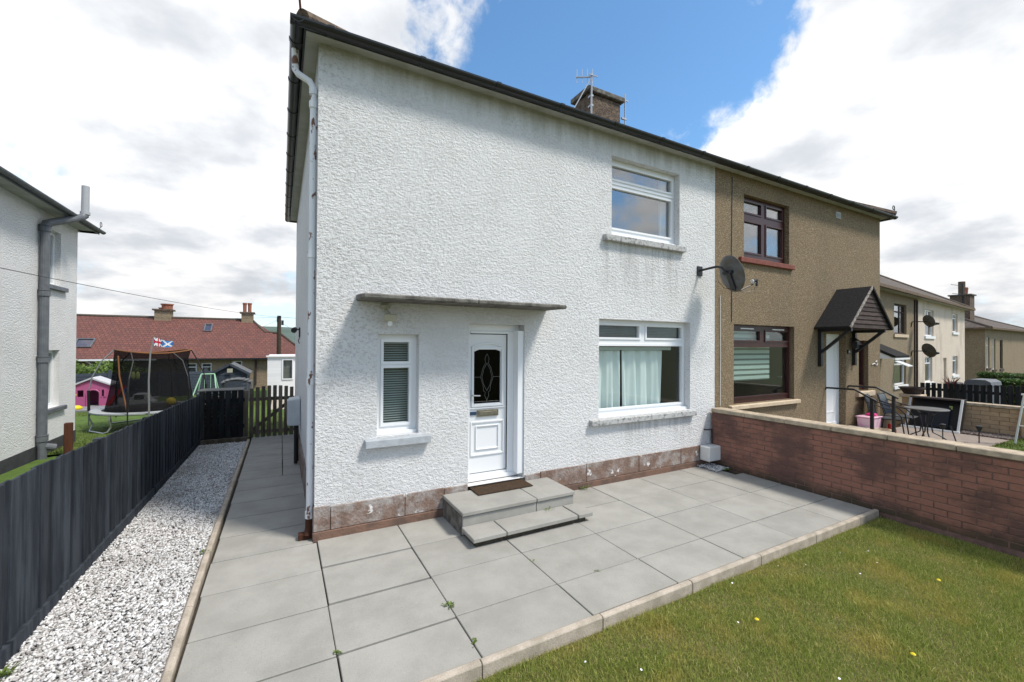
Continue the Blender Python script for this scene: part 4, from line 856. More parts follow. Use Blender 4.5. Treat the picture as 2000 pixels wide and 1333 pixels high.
for a, b, c, d_ in lw:
    w_ = MB(); y0 = LX-.10
    w_.box(y0-.05, y0, a, a+.06, c, d_); w_.box(y0-.05, y0, b-.06, b, c, d_); w_.box(y0-.05, y0, a+.06, b-.06, c, c+.07); w_.box(y0-.05, y0, a+.06, b-.06, d_-.07, d_); wo = w_.build('window', M['upvc'], LH)
    MB().box(y0-.03, y0-.022, a+.06, b-.06, c+.07, d_-.07).build('pane', M['glass'], wo); MB().box(LX-.12, LX+.07, a-.12, b+.22, c-.10, c-.005).build('sill', M['greypipe'], wo, bevel=.01)
MB().box(LX-3, LX-.3, 6.9, 13.7, LB+.3, 4.6).build('interior_block', M['interior'], LH)
MB().box(LX-.02, LX+.28, 6.4, 14.27, 4.72, 4.735).box(LX-6.2, LX+.28, 13.98, 14.27, 4.72, 4.735).build('soffit', M['soffit'], LH); 
gg = MB(); half_round(gg, 'y', 6.4, 14.38, LX+.345, 4.80, .058, .052); MB().box(LX+.28, LX+.30, 6.4, 14.29, 4.715, 4.83).build('fascia', M['greypipe'], LH); half_round(gg, 'x', LX-6, LX+.28, 14.33, 4.80, .058, .052); gg.build('gutter', M['greypipe'], LH)
rx, ry0, ry1 = LX+.34, 6.3, 14.33; run = (ry1-ry0)/2; zr = 4.83+run*.50
m = MB(); A, B_, C_ = (rx, ry0, 4.83), (rx, ry1, 4.83), (rx-run, (ry0+ry1)/2, zr); D_ = (rx-9, ry1, 4.83); E_ = (rx-9, ry0, 4.83); F_ = (rx-9, (ry0+ry1)/2, zr)
m.quad(A, B_, C_); m.quad(B_, D_, F_, C_); m.quad(E_, A, C_, F_); m.quad(A, (rx, ry0, 4.80), (rx, ry1, 4.80), B_); lro = m.build('roof', M['tantile'], LH, recalc=False)
MB().tube([(rx-.05, ry1-.05, 4.86), (rx, ry1-.03, 4.93)]+[(rx, ry1-.03+.06*math.cos(t)-.06, 4.96+.06*math.sin(t)) for t in np.linspace(0, 4.6, 8)], .008, 6).build('hip_iron', M['blackmetal'], lro)
pp = MB().tube([(LX+.09, 12.12, LB+.05), (LX+.09, 12.12, 4.36), (LX+.10, 12.15, 4.44), (LX+.16, 12.28, 4.51), (LX+.42, 12.80, 4.78), (LX+.46, 12.86, 4.85)], .075, 14).build('soil_pipe', M['greypipe'], LH)
for z in (.05, 1.65, 3.0, 4.32): MB().tube([(LX+.09, 12.12, z-.05), (LX+.09, 12.12, z+.05)], .092, 14).tube([(LX+.09, 12.12, z+.06), (LX+.09, 12.12, z+.075)], .098, 14).build('collar', M['greypipe'], pp)
MB().tube([(LX+.46, 12.86, 4.85), (LX+.46, 12.87, 5.50)], .068, 14).tube([(LX+.46, 12.86, 4.86), (LX+.46, 12.86, 4.92)], .085, 14).build('vent_pipe', M['greypipe_light'], pp); MB().tube([(LX+.09, 12.12, -.1), (LX+.25, 12.22, -.16)], .07, 12).build('branch', M['greypipe'], pp)
item('fence_post', MB().box(-3.93, -3.81, 12.1, 12.2, -.4, .34), 'postwood', 'reddish brown timber post at the corner of the left house', 'post', bevel=.01)

# ------------------------------------------------------------------ back garden on the left
tag(MB().add([(-4.3, 2, -.11), (-1.56, 2, -.11), (-1.56, 4.74, -.11), (-4.3, 4.74, -.11), (-1.60, 12.3, gz(12.3)-.09), (-4.3, 12.3, gz(12.3)-.09), (1.5, 12.35, gz(12.3)-.06), (-12, 12.35, gz(12.3)-.06), (1.5, 20, -.56), (-12, 20, -.56), (1.5, 28, -.58), (-12, 28, -.58)], [(0, 1, 2, 3), (3, 2, 4, 5), (7, 6, 8, 9), (9, 8, 10, 11)]).build('back_lawn', M['backturf']), kind='structure')
def bl_s(n):
    x = RNG.uniform(-7.5, .2, n); y = 12.4+RNG.uniform(0, 1, n)**1.4*10; k = (x < -1.0) | (y > 12.6); k &= ~((x < LX) & (y < 14)); return x[k], y[k]
tag(blades('lawn_grass', 42000, bl_s, .03, .055, .008, M['grass_back'], lambda x, y: np.where(y < 20, -.036*(y-4.74)-.05, -.56)), 'bright green mown grass of the back garden on the left', 'grass', kind='stuff')
# trampoline
tx, ty, tg, tz, tr_ = -3.35, 16.1, -.43, .10, 1.30
TR = thing('trampoline', (tx, ty, tg), 'round trampoline with black safety net and orange rim in the back garden', 'trampoline')
circ = lambda r_, z, n=36, a0=0, a1=2*math.pi: [(tx+r_*math.cos(a0+(a1-a0)*k/n), ty+r_*math.sin(a0+(a1-a0)*k/n), z) for k in range(n)]
MB().tube(circ(tr_, tz-.02), .025, 8, closed=True).build('rim', M['galv'], TR)
MB().lathe([(tr_+.03, -.02), (tr_+.03, .015), (tr_-.22, .015), (tr_-.22, .005)], (tx, ty, tz), 40).build('pad', M['pad'], TR); MB().lathe([(tr_-.22, .0), (0, -.01)], (tx, ty, tz), 40).build('jump_mat', M['trampmat'], TR)
for k in range(4):
    a = .65+k*math.pi/2; 
    q = lambda da, rr_, z: (tx+rr_*math.cos(a+da), ty+rr_*math.sin(a+da), z)
    MB().tube([q(-.42, tr_, tz-.02), q(-.42, tr_+.02, tz-.15), q(-.40, tr_-.06, tg+.18), q(-.36, tr_-.02, tg+.06), q(-.28, tr_, tg+.025), q(.28, tr_, tg+.025), q(.36, tr_-.02, tg+.06), q(.40, tr_-.06, tg+.18), q(.42, tr_+.02, tz-.15), q(.42, tr_, tz-.02)], .021, 8).build('leg', M['galv'], TR)
NV = []; NF = []; nn = 40; lev = [(1.02, tz+.02), (.99, tz+.25), (.93, tz+.6), (.88, tz+1.0), (.86, tz+1.45), (.87, tz+1.66)]
for j, (rr_, z) in enumerate(lev):
    for k in range(nn):
        t = 2*math.pi*k/nn; sag = .05*math.sin(3*t+.5)*(j == 5)-.03*abs(math.sin(3*t))*(0 < j < 5); NV.append((tx+(rr_+sag)*math.cos(t), ty+(rr_+sag)*math.sin(t), z+(.05*math.sin(2*t+.8) if j == 5 else 0)))
for j in range(5): NF += [(j*nn+k, j*nn+(k+1) % nn, (j+1)*nn+(k+1) % nn, (j+1)*nn+k) for k in range(nn)]
MB().add(NV, NF).build('net', M['net'], TR, smooth=True)
MB().tube([NV[5*nn+k] for k in range(nn)], .020, 7, closed=True).build('top_ring', M['orange'], TR)
for k in range(6):
    a = .35+k*math.pi/3; t5 = (a/(2*math.pi)*nn) % nn; top = NV[5*nn+int(t5)]
    P = lambda rr_, z: (tx+rr_*math.cos(a), ty+rr_*math.sin(a), z)
    po = MB().tube([P(tr_+.02, tz-.35), P(tr_+.03, tz+.55), P(tr_-.03, tz+.95), P(tr_-.22, tz+1.40), top], .016, 8).build('pole', M['galv' if k == 3 else 'blackmetal'], TR); MB().tube([P(tr_+.02, tz+.05), P(tr_+.03, tz+.6)], .032, 8).build('pole_sleeve', M['trampmat'], po)
MB().tube([(tx-.55, ty-.85, tz+1.55), (tx-.50, ty-.92, tz+1.0), (tx-.30, ty-1.05, tz+.05)], .018, 8).build('door_trim', M['orange'], TR)
FP = thing('flag_pole', (-3.12, 14.72, -.38), 'slim metal pole flying a blue and red striped flag beside the trampoline', 'flag pole')
MB().tube([(-3.12, 14.72, -.38), (-3.12, 14.72, .30), (-3.13, 14.70, 1.0), (-3.10, 14.68, 1.7), (-3.02, 14.66, 2.18)], [.022, .022, .02, .018, .012], 8).build('pole', M['galv'], FP)
def flag():
    nu, nv = 16, 8; V = []; F = {k: [] for k in ('flagblue', 'flagred', 'flagwhite', 'flagsky')}
    for j in range(nv+1):
        for i in range(nu+1):
            s, t = i/nu, j/nv; V.append((-3.02+.40*s+.0*t, 14.66+.05*math.sin(s*9)*s, 2.16-.23*t*(1-.35*s)-.13*s-.05*s*s*math.sin(s*4)))
    for j in range(nv):
        for i in range(nu):
            if i < 7:
                d1 = abs((i+.5)/7-(j+.5)/nv); d2 = abs((i+.5)/7-1+(j+.5)/nv); c = 'flagblue'
                if d1 < .14 or d2 < .14: c = 'flagwhite'
                if i == 3 or j in (3, 4): c = 'flagred'
                if i in (2, 4) and j not in (3, 4): c = 'flagwhite'
            else:
                s = (i-7+.5)/9; c = 'flagwhite' if abs(s-(j+.5)/nv) < .13 or abs(s-1+(j+.5)/nv) < .13 else 'flagsky'
            F[c].append((j*(nu+1)+i, j*(nu+1)+i+1, (j+1)*(nu+1)+i+1, (j+1)*(nu+1)+i))
    base = MB().add(V, F['flagblue']).build('flag', M['flagblue'], FP, recalc=False)
    for c in ('flagred', 'flagwhite', 'flagsky'): MB().add(V, F[c]).build('flag_cloth', M[c], base, recalc=False)
flag()
# playhouse
px_, py_, pz_ = -6.55, 22.6, -.53
PH = thing('playhouse', (px_, py_, pz_), 'pink plastic playhouse with pale grey roof', 'playhouse')
m = MB().holed(px_-.48, px_+.48, pz_, pz_+.86, [(px_-.12, px_+.22, pz_, pz_+.66), (px_-.42, px_-.24, pz_+.40, pz_+.66), (px_+.28, px_+.42, pz_+.40, pz_+.66)], py_, .05)
m.quad((px_-.48, py_, pz_+.86), (px_+.48, py_, pz_+.86), (px_, py_, pz_+1.06)); m.quad((px_+.48, py_, pz_), (px_+.48, py_+.8, pz_), (px_+.48, py_+.8, pz_+.86), (px_+.48, py_, pz_+.86)); m.quad((px_-.48, py_, pz_), (px_-.48, py_+.8, pz_), (px_-.48, py_+.8, pz_+.86), (px_-.48, py_, pz_+.86)); m.quad((px_-.48, py_+.8, pz_), (px_+.48, py_+.8, pz_), (px_+.48, py_+.8, pz_+.86), (px_-.48, py_+.8, pz_+.86)); m.build('wall', M['pink'], PH)
MB().prism([(px_-.56, pz_+.83), (px_, pz_+1.10), (px_+.56, pz_+.83), (px_+.56, pz_+.89), (px_, pz_+1.16), (px_-.56, pz_+.89)], 'y', py_-.08, py_+.88).build('roof', M['toyroof'], PH)
ar = MB().tube([(px_-.14, py_-.01, pz_), (px_-.14, py_-.01, pz_+.5)]+[(px_+.05+.19*math.cos(t), py_-.01, pz_+.5+.17*math.sin(t)) for t in np.linspace(math.pi, 0, 9)]+[(px_+.24, py_-.01, pz_)], .03, 6).build('door_arch', M['pink'], PH)
for xx in (px_+.28, px_+.42): MB().box(xx-.05, xx+.02, py_-.03, py_-.004, pz_+.38, pz_+.68).build('shutter', M['pink'], PH)
SLD = thing('slide', (-5.75, 22.3, pz_), 'red plastic slide beside the pink playhouse', 'slide')
MB().add([(-5.55, 22.7, .18), (-5.55, 22.3, .18), (-5.95, 22.2, -.50), (-5.95, 22.6, -.50)], [(0, 1, 2, 3)]).bar((-5.55, 22.28, .24), (-5.97, 22.18, -.46), .05, .10).bar((-5.55, 22.72, .24), (-5.97, 22.62, -.46), .05, .10).build('chute', M['red'], SLD); MB().bar((-5.53, 22.3, .2), (-5.4, 22.3, -.53), .04, .04).bar((-5.53, 22.7, .2), (-5.4, 22.7, -.53), .04, .04).build('frame', M['flagsky'], SLD)
def toy(name, m, mat, lab, cat, **k): return item(name, m, mat, lab, cat, **k)
tt = thing('picnic_table', (-7.0, 21.9, pz_), 'small black and yellow toy table at the left of the playhouse', 'toy table'); MB().box(-7.25, -6.86, 21.8, 22.2, -.02, .03).build('top', M['yellow'], tt); MB().box(-7.20, -6.92, 21.85, 22.15, -.13, -.09).bar((-7.1, 22, -.1), (-7.2, 22, -.53), .05, .05).bar((-6.97, 22, -.1), (-6.9, 22, -.53), .05, .05).build('frame', M['tyre'], tt)
MB().box(-7.25, -6.86, 21.6, 21.8, -.28, -.24).build('seat', M['yellow'], tt)
toy('toy_scoop', MB().lathe([(0, 0), (.16, .02), (.19, .10), (.10, .17), (0, .18)], (-6.72, 21.7, pz_), 14), 'yellow', 'rounded yellow toy lying in front of the playhouse', 'toy', smooth=True)
toy('football', MB().lathe([(.17*math.sin(t), -.17*math.cos(t)) for t in np.linspace(0, math.pi, 12)], (-3.32, 18.9, -.36+.45), 18), 'yellow', 'yellow ball seen through the trampoline net', 'ball', smooth=True) if False else None
ball = MB().lathe([(.13*math.sin(t), -.13*math.cos(t)) for t in np.linspace(0, math.pi, 12)], (tx+.42, ty+.15, tz+.13), 18); item('ball', ball, 'yellow', 'yellow ball resting on the trampoline mat inside the net', 'ball', smooth=True)
sl2 = thing('lime_sandals', (-5.95, 25.7, .5), 'pair of lime green plastic clogs stuck on the back fence', 'shoes'); 
for k in (0, 1): MB().lathe([(0, 0), (.07, .03), (.085, .16), (.07, .30), (.03, .36), (0, .37)], (-6.02+.17*k, 25.60, .30), 10, 1, .5).build('shoe', M['lime'], sl2, smooth=True)
tc_ = thing('toy_car', (-4.55, 20.6, -.55), 'grey toy ride-on car behind the trampoline net', 'toy car'); MB().prism([(-4.95, -.40), (-4.15, -.40), (-4.15, -.18), (-4.30, -.10), (-4.40, .12), (-4.75, .12), (-4.83, -.08), (-4.95, -.14)], 'y', 20.3, 20.8).build('body', M['silver'], tc_, bevel=.02)
MB().box(-4.73, -4.45, 20.292, 20.81, -.08, .08).build('cabin_window', M['navy'], tc_)
for xx in (-4.8, -4.3): MB().tube([(xx, 20.26, -.42), (xx, 20.84, -.42)], .12, 14).build('wheel', M['tyre'], tc_)
tl = thing('trailer', (-2.3, 19.5, -.5), 'black car trailer with spare wheel behind the trampoline', 'trailer'); MB().box(-2.75, -1.5, 19.3, 20.3, -.22, .12).build('body', M['blackmetal'], tl, bevel=.02)
for yy in (19.2, 20.36): 
    w_ = MB().tube([(-2.2, yy, -.28), (-2.2, yy+.12, -.28)], .27, 20).build('wheel', M['tyre'], tl); MB().tube([(-2.2, yy-.01, -.28), (-2.2, yy+.02, -.28)], .15, 14).build('rim', M['greypipe'], w_)
MB().tube([(-2.5, 19.23, -.28)]+[(-2.2+.32*math.cos(t), 19.23, -.28+.32*math.sin(t)) for t in np.linspace(math.pi*.95, .05, 9)], .03, 6).build('mudguard', M['blackmetal'], tl)
item('deck', MB().box(-9, -5.0, 21.3, 25.5, -.60, -.50), 'plank_deck', 'grey deck under the playhouse and toys', 'deck')
# back fence of horizontal boards
BF = thing('back_fence', (-5, 25.9, -.58), 'dark slate blue horizontal board fence at the end of the back garden', 'fence')
fxs = [-10.5, -8.7, -6.9, -5.1, -3.3, -1.5]
for a, b in zip(fxs, fxs[1:]):
    for k in range(9):
        z0 = -.62+k*.135+.0; MB().add([(a+.05, 25.86, z0), (b-.05, 25.86, z0), (b-.05, 25.88, z0+.14), (a+.05, 25.88, z0+.14), (a+.05, 25.90, z0), (b-.05, 25.90, z0), (b-.05, 25.90, z0+.14), (a+.05, 25.90, z0+.14)], [(0,1,2,3),(7,6,5,4),(0,4,5,1),(3,2,6,7)]).build('board', M['shed'], BF)
    MB().box(a-.06, a+.06, 25.82, 25.94, -.7, .74).build('post', M['shed'], BF)
# shed
sx, sy = -1.86, 21.0
SH = thing('garden_shed', (sx, sy, -.6), 'slate blue wooden garden shed with grey felt roof', 'shed')
m = MB(); x0, x1 = sx-.60, sx+.60; ea, ap_ = .76, 1.11
k = -.62
while k < ap_-.05:
    zb_ = min(k+.11, ap_); wa = x1-x0 if k < ea else (x1-x0)*max(.02, (ap_-k)/(ap_-ea)); wb = x1-x0 if zb_ < ea else (x1-x0)*max(.01, (ap_-zb_)/(ap_-ea))
    MB().add([(sx-wa/2, sy-.012, k), (sx+wa/2, sy-.012, k), (sx+wb/2, sy, zb_), (sx-wb/2, sy, zb_), (sx-wa/2, sy+.02, k), (sx+wa/2, sy+.02, k), (sx+wb/2, sy+.02, zb_), (sx-wb/2, sy+.02, zb_)], [(0,1,2,3),(7,6,5,4),(0,4,5,1),(3,2,6,7),(0,3,7,4),(1,5,6,2)]).build('board', M['shed'], SH); k += .11
MB().box(x0, x1, sy+.021, sy+1.8, -.62, ea).build('wall', M['shed'], SH); MB().box(sx-.38, sx+.38, sy-.03, sy-.013, -.6, .66).build('door', M['shed'], SH)
sr = MB().prism([(x0-.10, ea-.06), (sx, ap_+.01), (x1+.10, ea-.06), (x1+.10, ea-.02), (sx, ap_+.05), (x0-.10, ea-.02)], 'y', sy-.10, sy+1.9).build('roof', M['shedroof'], SH)
MB().bar((x0-.12, sy-.115, ea-.05), (sx, sy-.115, ap_+.03), .025, .09).build('barge_board', M['shed'], sr); MB().bar((sx, sy-.115, ap_+.03), (x1+.12, sy-.115, ea-.05), .025, .09).build('barge_board', M['shed'], sr)
MB().box(sx-.09, sx+.10, sy-.14, sy-.12, .80, .96).build('notice_plate', M['ivory'], SH)
# swing frame
SWG = thing('swing_frame', (-2.5, 20.0, -.56), 'pale green metal swing frame in front of the shed', 'swing'); MB().tube([(-2.72, 20.2, .80), (-2.30, 20.2, .80)], .022, 8).build('top_bar', M['mint'], SWG)
for a, b in (((-2.30, 20.2, .80), (-2.12, 19.8, -.56)), ((-2.30, 20.2, .80), (-2.05, 20.6, -.56)), ((-2.72, 20.2, .80), (-3.1, 19.8, -.56)), ((-2.72, 20.2, .80), (-2.95, 20.6, -.56))): MB().tube([a, b], .022, 8).build('leg', M['mint'], SWG)
for xx in (-2.62, -2.42): MB().tube([(xx, 20.2, .8), (xx, 20.2, -.1)], .008, 5).build('rope', M['mint'], SWG)
bst = thing('garden_arch', (-1.2, 16.5, -.45), 'dark curved slatted garden arch top showing above the gate', 'garden arch')
for k in range(7):
    t = -.9+k*.3; MB().box(-1.22+.42*math.sin(t)-.07, -1.22+.42*math.sin(t)+.07, 15.6, 16.4, .66+.22*math.cos(t), .68+.22*math.cos(t)).build('slat', M['shedroof'], bst)
MB().box(-1.62, -1.57, 15.7, 16.3, -.45, .75).box(-.87, -.82, 15.7, 16.3, -.45, .75).tube([(-1.22+.42*math.sin(t), 15.7, .64+.22*math.cos(t)) for t in np.linspace(-1.1, 1.1, 10)], .025, 6).build('frame', M['shedroof'], bst)
# white extension
EX = thing('white_extension', (0, 22.5, -.7), 'white clad flat roofed extension behind the gate', 'building')
ex = [-.55, 4.5]; 
m = MB().holed(ex[0], ex[1], -.7, 1.42, [(.06, .47, .36, 1.24)], 22.5, .06); m.quad((ex[0], 22.5, -.7), (ex[0], 26, -.7), (ex[0], 26, 1.42), (ex[0], 22.5, 1.42)); m.quad((ex[0], 22.5, 1.42), (ex[1], 22.5, 1.42), (ex[1], 26, 1.42), (ex[0], 26, 1.42)); m.build('wall', M['clad'], EX)
for k in range(16): MB().box(ex[0]-.008, .0, 22.488, 22.499, -.7+k*.132, -.7+k*.132+.124).build('cladding_board', M['clad'], EX)
MB().box(ex[0]-.06, ex[1], 22.40, 22.487, 1.38, 1.45).build('fascia', M['clad'], EX); we = MB().ring(.03, .50, .32, 1.28, .05, 22.46, 22.53).build('window', M['upvc'], EX); MB().box(.08, .45, 22.50, 22.51, .37, 1.23).build('pane', M['glass'], we); MB().box(.0, .55, 22.6, 22.65, .3, 1.3).build('blind', M['interior'], EX)
# bungalow row
BG = thing('bungalow_row', (-5, 30, -1.4), 'long low bungalow row with red tiled roof behind the gardens', 'building')
bwn = [(-9.0, -8.2, -.2, .85), (-7.2, -6.4, -.2, .85), (-4.3, -3.6, -.25, .72), (-3.25, -2.6, -.25, .72), (-1.95, -1.25, -.3, .80), (-.35, .15, .45, .80)]
bwn = [(-8.3, -7.75, .1, .93), (-4.75, -4.25, .1, .85), (-4.05, -3.55, .1, .85), (-2.55, -2.05, .15, .95), (-.55, .0, .5, .98)]
m = MB().holed(-32, 6, -1.6, 1.14, bwn, 30, .10); m.quad((6, 30, -1.6), (6, 37, -1.6), (6, 37, 1.1), (6, 30, 1.1)); m.quad((-32, 37, -1.6), (6, 37, -1.6), (6, 37, 1.1), (-32, 37, 1.1)); m.build('wall', M['pebble_far'], BG)
for a, b, c, d_ in bwn:
    w_ = MB().ring(a, b, c, d_, .06, 30.06, 30.12).box(a+.06, b-.06, 30.07, 30.11, c+(d_-c)*.66, c+(d_-c)*.66+.05).build('window', M['upvc'], BG); MB().box(a+.06, b-.06, 30.10, 30.108, c+.06, d_-.06).build('pane', M['glass'], w_)
MB().box(-31, 5.5, 30.3, 36.8, -1.5, 1.05).build('interior_block', M['interior'], BG)
m = MB(); ye, yr_, ybk, ze, zr_ = 29.72, 33.5, 37.3, 1.13, 3.56
m.quad((-32, ye, ze), (1.6, ye, ze), (-.95, 32.15, 2.70), (-1.75, yr_, zr_), (-32, yr_, zr_))
m2 = m; m.quad((-32, ybk, ze), (-32, yr_, zr_), (-1.75, yr_, zr_), (1.6, ybk, ze)); m.quad((-1.75, yr_, zr_), (-.95, 32.15, 2.70), (1.6, ye, ze), (1.6, ybk, ze)); m.f = [x for x in m.f]
br_ = m.build('roof', M['redtile'], BG, recalc=False)
m = MB(); m.quad((-1.2, ye-.02, ze+.002), (1.7, ye-.02, ze+.002), (-.10, 32.2, 2.66), (-1.2, 32.2, 2.66)); m.quad((1.7, ye-.02, ze), (1.7, 35, ze), (-.10, 32.2, 2.66)); m.quad((-1.2, 32.2, 2.66), (-.10, 32.2, 2.66), (1.7, 35, ze), (-1.2, 35, ze)); m.build('roof_wing', M['redtile'], br_, recalc=False)
MB().tube([(-32, yr_, zr_), (-1.75, yr_, zr_)], .09, 8).build('ridge_line', M['darkroof'], br_); MB().tube([(-1.75, yr_, zr_+.02), (-.95, 32.2, 2.74), (-.1, 32.2, 2.70), (1.65, ye, ze+.04)], .07, 8).build('ridge_line', M['darkroof'], br_)
MB().box(-32, 1.7, ye-.10, ye, ze-.09, ze-.01).build('gutter', M['blackmetal'], BG); MB().box(-32, -6.0, ye-.12, ye-.101, ze-.09, ze-.0).build('fascia', M['upvc'], BG); MB().tube([(-8.9, ye-.06, ze-.05), (-8.7, 29.95, .85), (-8.7, 29.95, -.5)], .05, 8).build('downpipe', M['upvc'], BG); MB().tube([(-1.35, 29.93, ze), (-1.35, 29.93, -.5)], .05, 8).build('downpipe', M['darkwood'], BG)
for x, w_, pots in ((-6.45, .80, [(-6.55, .10, .18), (-6.28, .34, .34)]), (-2.02, .66, [(-2.18, .62, .13), (-1.90, .62, .13)])):
    c_ = MB().box(x-w_/2, x+w_/2, 33.2, 33.9, 3.1, 3.98).build('chimney', M['pebble_far'], BG); MB().box(x-w_/2-.1, x+w_/2+.1, 33.1, 34.0, 3.985, 4.08).build('chimney_cap', M['chimney'], c_)
    for (q, hh, rr_) in pots: MB().lathe([(rr_*.8, 0), (rr_*.85, hh*.8), (rr_, hh*.85), (rr_, hh), (rr_*.7, hh), (rr_*.7, .02)], (q, 33.5, 4.08), 12).build('chimney_pot', M['terracotta'], c_)
for x, y_, w_ in ((-9.3, 30.95, .75), (-4.05, 32.5, .42)):
    z_ = ze+(y_-ye)*(zr_-ze)/(yr_-ye); sl_ = math.atan((zr_-ze)/(yr_-ye)); o = MB().ring(-w_/2, w_/2, -.42, .42, .06, -.05, .03).mesh('roof_light', M['greypipe']); q = inst('roof_light', o, (x, y_, z_+.04), BG, rot=(sl_-math.pi/2, 0, 0)); gq = MB().box(-w_/2+.06, w_/2-.06, -.01, -.002, -.36, .36).mesh('pane', M['glass_up']); p2 = bpy.data.objects.new('pane', gq); COL.objects.link(p2); p2.parent = q
# utility pole and wires
UP = thing('utility_pole', (-.13, 27.5, -1.0), 'brown timber utility pole in front of the red roof', 'utility pole')
MB().tube([(-.13, 27.5, -1.0), (-.13, 27.5, 3.58)], [.13, .105], 10).build('pole', M['bark'], UP); MB().box(-.25, -.16, 27.35, 27.45, 3.2, 3.5).box(-.02, .10, 27.38, 27.48, 3.05, 3.32).box(-.22, -.04, 27.36, 27.64, 3.50, 3.56).build('junction_box', M['blackmetal'], UP)
def wire(a, b, sag, label, r_=.008):
    a = Vector(a); b = Vector(b); item('overhead_wire', MB().tube([a.lerp(b, t)-Vector((0, 0, sag*4*t*(1-t))) for t in np.linspace(0, 1, 15)], r_, 4), 'blackmetal', label, 'wire')
wire((-.13, 27.5, 3.5), (-4.0, 9.2, 3.18), .12, 'thin overhead wire from the pole across the left house', .006); wire((-.05, 27.5, 3.5), (12, 24, 3.6), .2, 'short overhead wire running right from the utility pole'); wire((-.13, 27.6, 3.5), (-14, 30, 3.75), .3, 'faint overhead wire running left from the utility pole along the red roof', .006); wire((-.1, 27.6, 3.45), (-1.6, 33.4, 3.0), .1, 'short wire from the utility pole down to the red roof', .006); wire((-.08, 27.5, 3.2), (3.4, 30.5, 1.6), .1, 'sloping wire from the pole down to the right roof edge', .006)
# foliage
def foliage(name, c, rad, n, size, mat, parent=None, label=None, cat=None, group=None, box=False, shell=.55):
    c = np.array(c); rad = np.array(rad)
    if box: P = RNG.uniform(-1, 1, (n, 3)); ax_ = RNG.integers(0, 3, n); sgn = np.sign(RNG.uniform(-1, 1, n)); P[np.arange(n), ax_] = sgn*RNG.uniform(.85, 1.0, n)
    else:
        P = RNG.normal(size=(n, 3)); P /= np.linalg.norm(P, axis=1)[:, None]; P *= (RNG.uniform(shell, 1, n)**.6)[:, None]; P *= (1+.22*np.sin(P[:, 0]*5+1)*np.cos(P[:, 1]*6)+.15*np.sin(P[:, 2]*9))[:, None]
    P = c+P*rad; a = RNG.normal(size=(n, 3)); a /= np.linalg.norm(a, axis=1)[:, None]; b = np.cross(a, RNG.normal(size=(n, 3))); b /= np.linalg.norm(b, axis=1)[:, None]
    s = (size*RNG.uniform(.6, 1.3, n))[:, None]; V = np.stack([P-a*s, P+b*s*.45, P+a*s, P-b*s*.45], 1).reshape(-1, 3); k = (np.arange(n)*4)[:, None]
    T = np.concatenate([k+np.array([[0, 1, 2]]), k+np.array([[0, 2, 3]])])
    o = fast_mesh(name, V, T, M[mat])
    if parent:
        o.data.transform(Matrix.Translation(-ORG[parent.name])); o.parent = parent
    if label: tag(o, label, cat, group)
    return o
def shrub(x, y, z, rad, n, size, mat, label, cat='shrub', box=False, stem=True):
    t = thing('shrub' if cat == 'shrub' else cat, (x, y, z-rad[2]), label, cat)
    foliage('crown', (x, y, z), rad, n, size, mat, t, box=box)
    m = MB()
    for k in range(4): m.tube([(x+.1*k-.15, y, z-rad[2]-.05), (x+.16*k-.25, y+.05*k, z+rad[2]*.3)], [.03, .012], 6)
    m.build('stem', M['bark'], t); return t
shrub(-9.6, 27.4, .55, (1.7, .7, .75), 3800, .09, 'bush', 'pale green bush behind the back fence at the far left'); shrub(-7.2, 27.6, .45, (1.2, .6, .62), 2600, .085, 'bush', 'lighter green bush behind the back fence nearer the trampoline')

# ------------------------------------------------------------------ right garden
tag(MB().box(6.70, 14.66, -1.2, W-.03, -.2, .0).build('neighbour_patio', M['paver']), kind='structure')
tag(MB().quad((6.71, -1.1, .006), (14.5, -1.1, .006), (14.5, 2.95, .006), (6.71, 2.95, .006)).build('neighbour_lawn', M['backturf']), kind='structure')
def nl_s(n): return RNG.uniform(9.5, 14.5, n), RNG.uniform(1.4, 2.95, n)
tag(blades('lawn_grass', 9000, nl_s, .03, .06, .008, M['grass_back'], lambda x, y: np.full(len(x), .004)), 'strip of lawn beyond the brick wall at the right edge', 'grass', kind='stuff')
tag(gravel('gravel', 2500, lambda y, t: 14.0+.55*t, (2.9, 4.9), .02, .04, lambda x, y: np.full(len(x), .012), M['slate_chips'], 'brown slate chippings along the foot of the tan block wall'))
TW = thing('block_wall', (14.7, 4, -.3), 'tan block garden wall behind the patio table on the right', 'wall')
MB().box(14.625, 14.78, -1, 4.62, -.4, .62).build('mortar_core', M['tanjoint'], TW)
tbm = MB().box(0, .03, -.147, .147, -.046, .046).mesh('block', M['tanblock'], bevel=.004)
for c in range(7):
    yb = 4.62-(.15 if c % 2 else 0)
    while yb > .9: inst('block', tbm, (14.61+random.uniform(-.002, .002), yb-.15, -.02+.098*c), TW); yb -= .304
y = 4.62
while y > -.8: MB().box(14.575, 14.83, y-.6, y-.004, .622, .69).build('cope_stone', M['cope'], TW, bevel=.008); y -= .605
MB().box(14.55, 14.85, 4.625, 4.99, -.4, .69).build('pillar', M['tanblock'], TW); MB().box(14.50, 14.90, 4.60, 5.04, .692, .775).build('pillar_cap', M['cream_sill'], TW, bevel=.01)
MB().box(14.63, 14.75, 5.0, 12, -.4, .44).build('low_wall', M['tanblock'], TW); MB().box(14.60, 14.78, 5.045, 12, .442, .50).build('cope_stone', M['cope'], TW); MB().box(14.50, 14.86, 2.55, 2.90, -.4, .685).build('pillar', M['tanblock'], TW)
pt = thing('planter', (14.75, 4.85, .775), 'wide brown bowl planter on the wall pillar', 'planter'); MB().lathe([(0, 0), (.16, 0), (.24, .13), (.27, .15), (.27, .18), (.24, .18), (.22, .13), (0, .12)], (14.75, 4.85, .777), 20).build('bowl', M['darkwood'], pt, smooth=False)
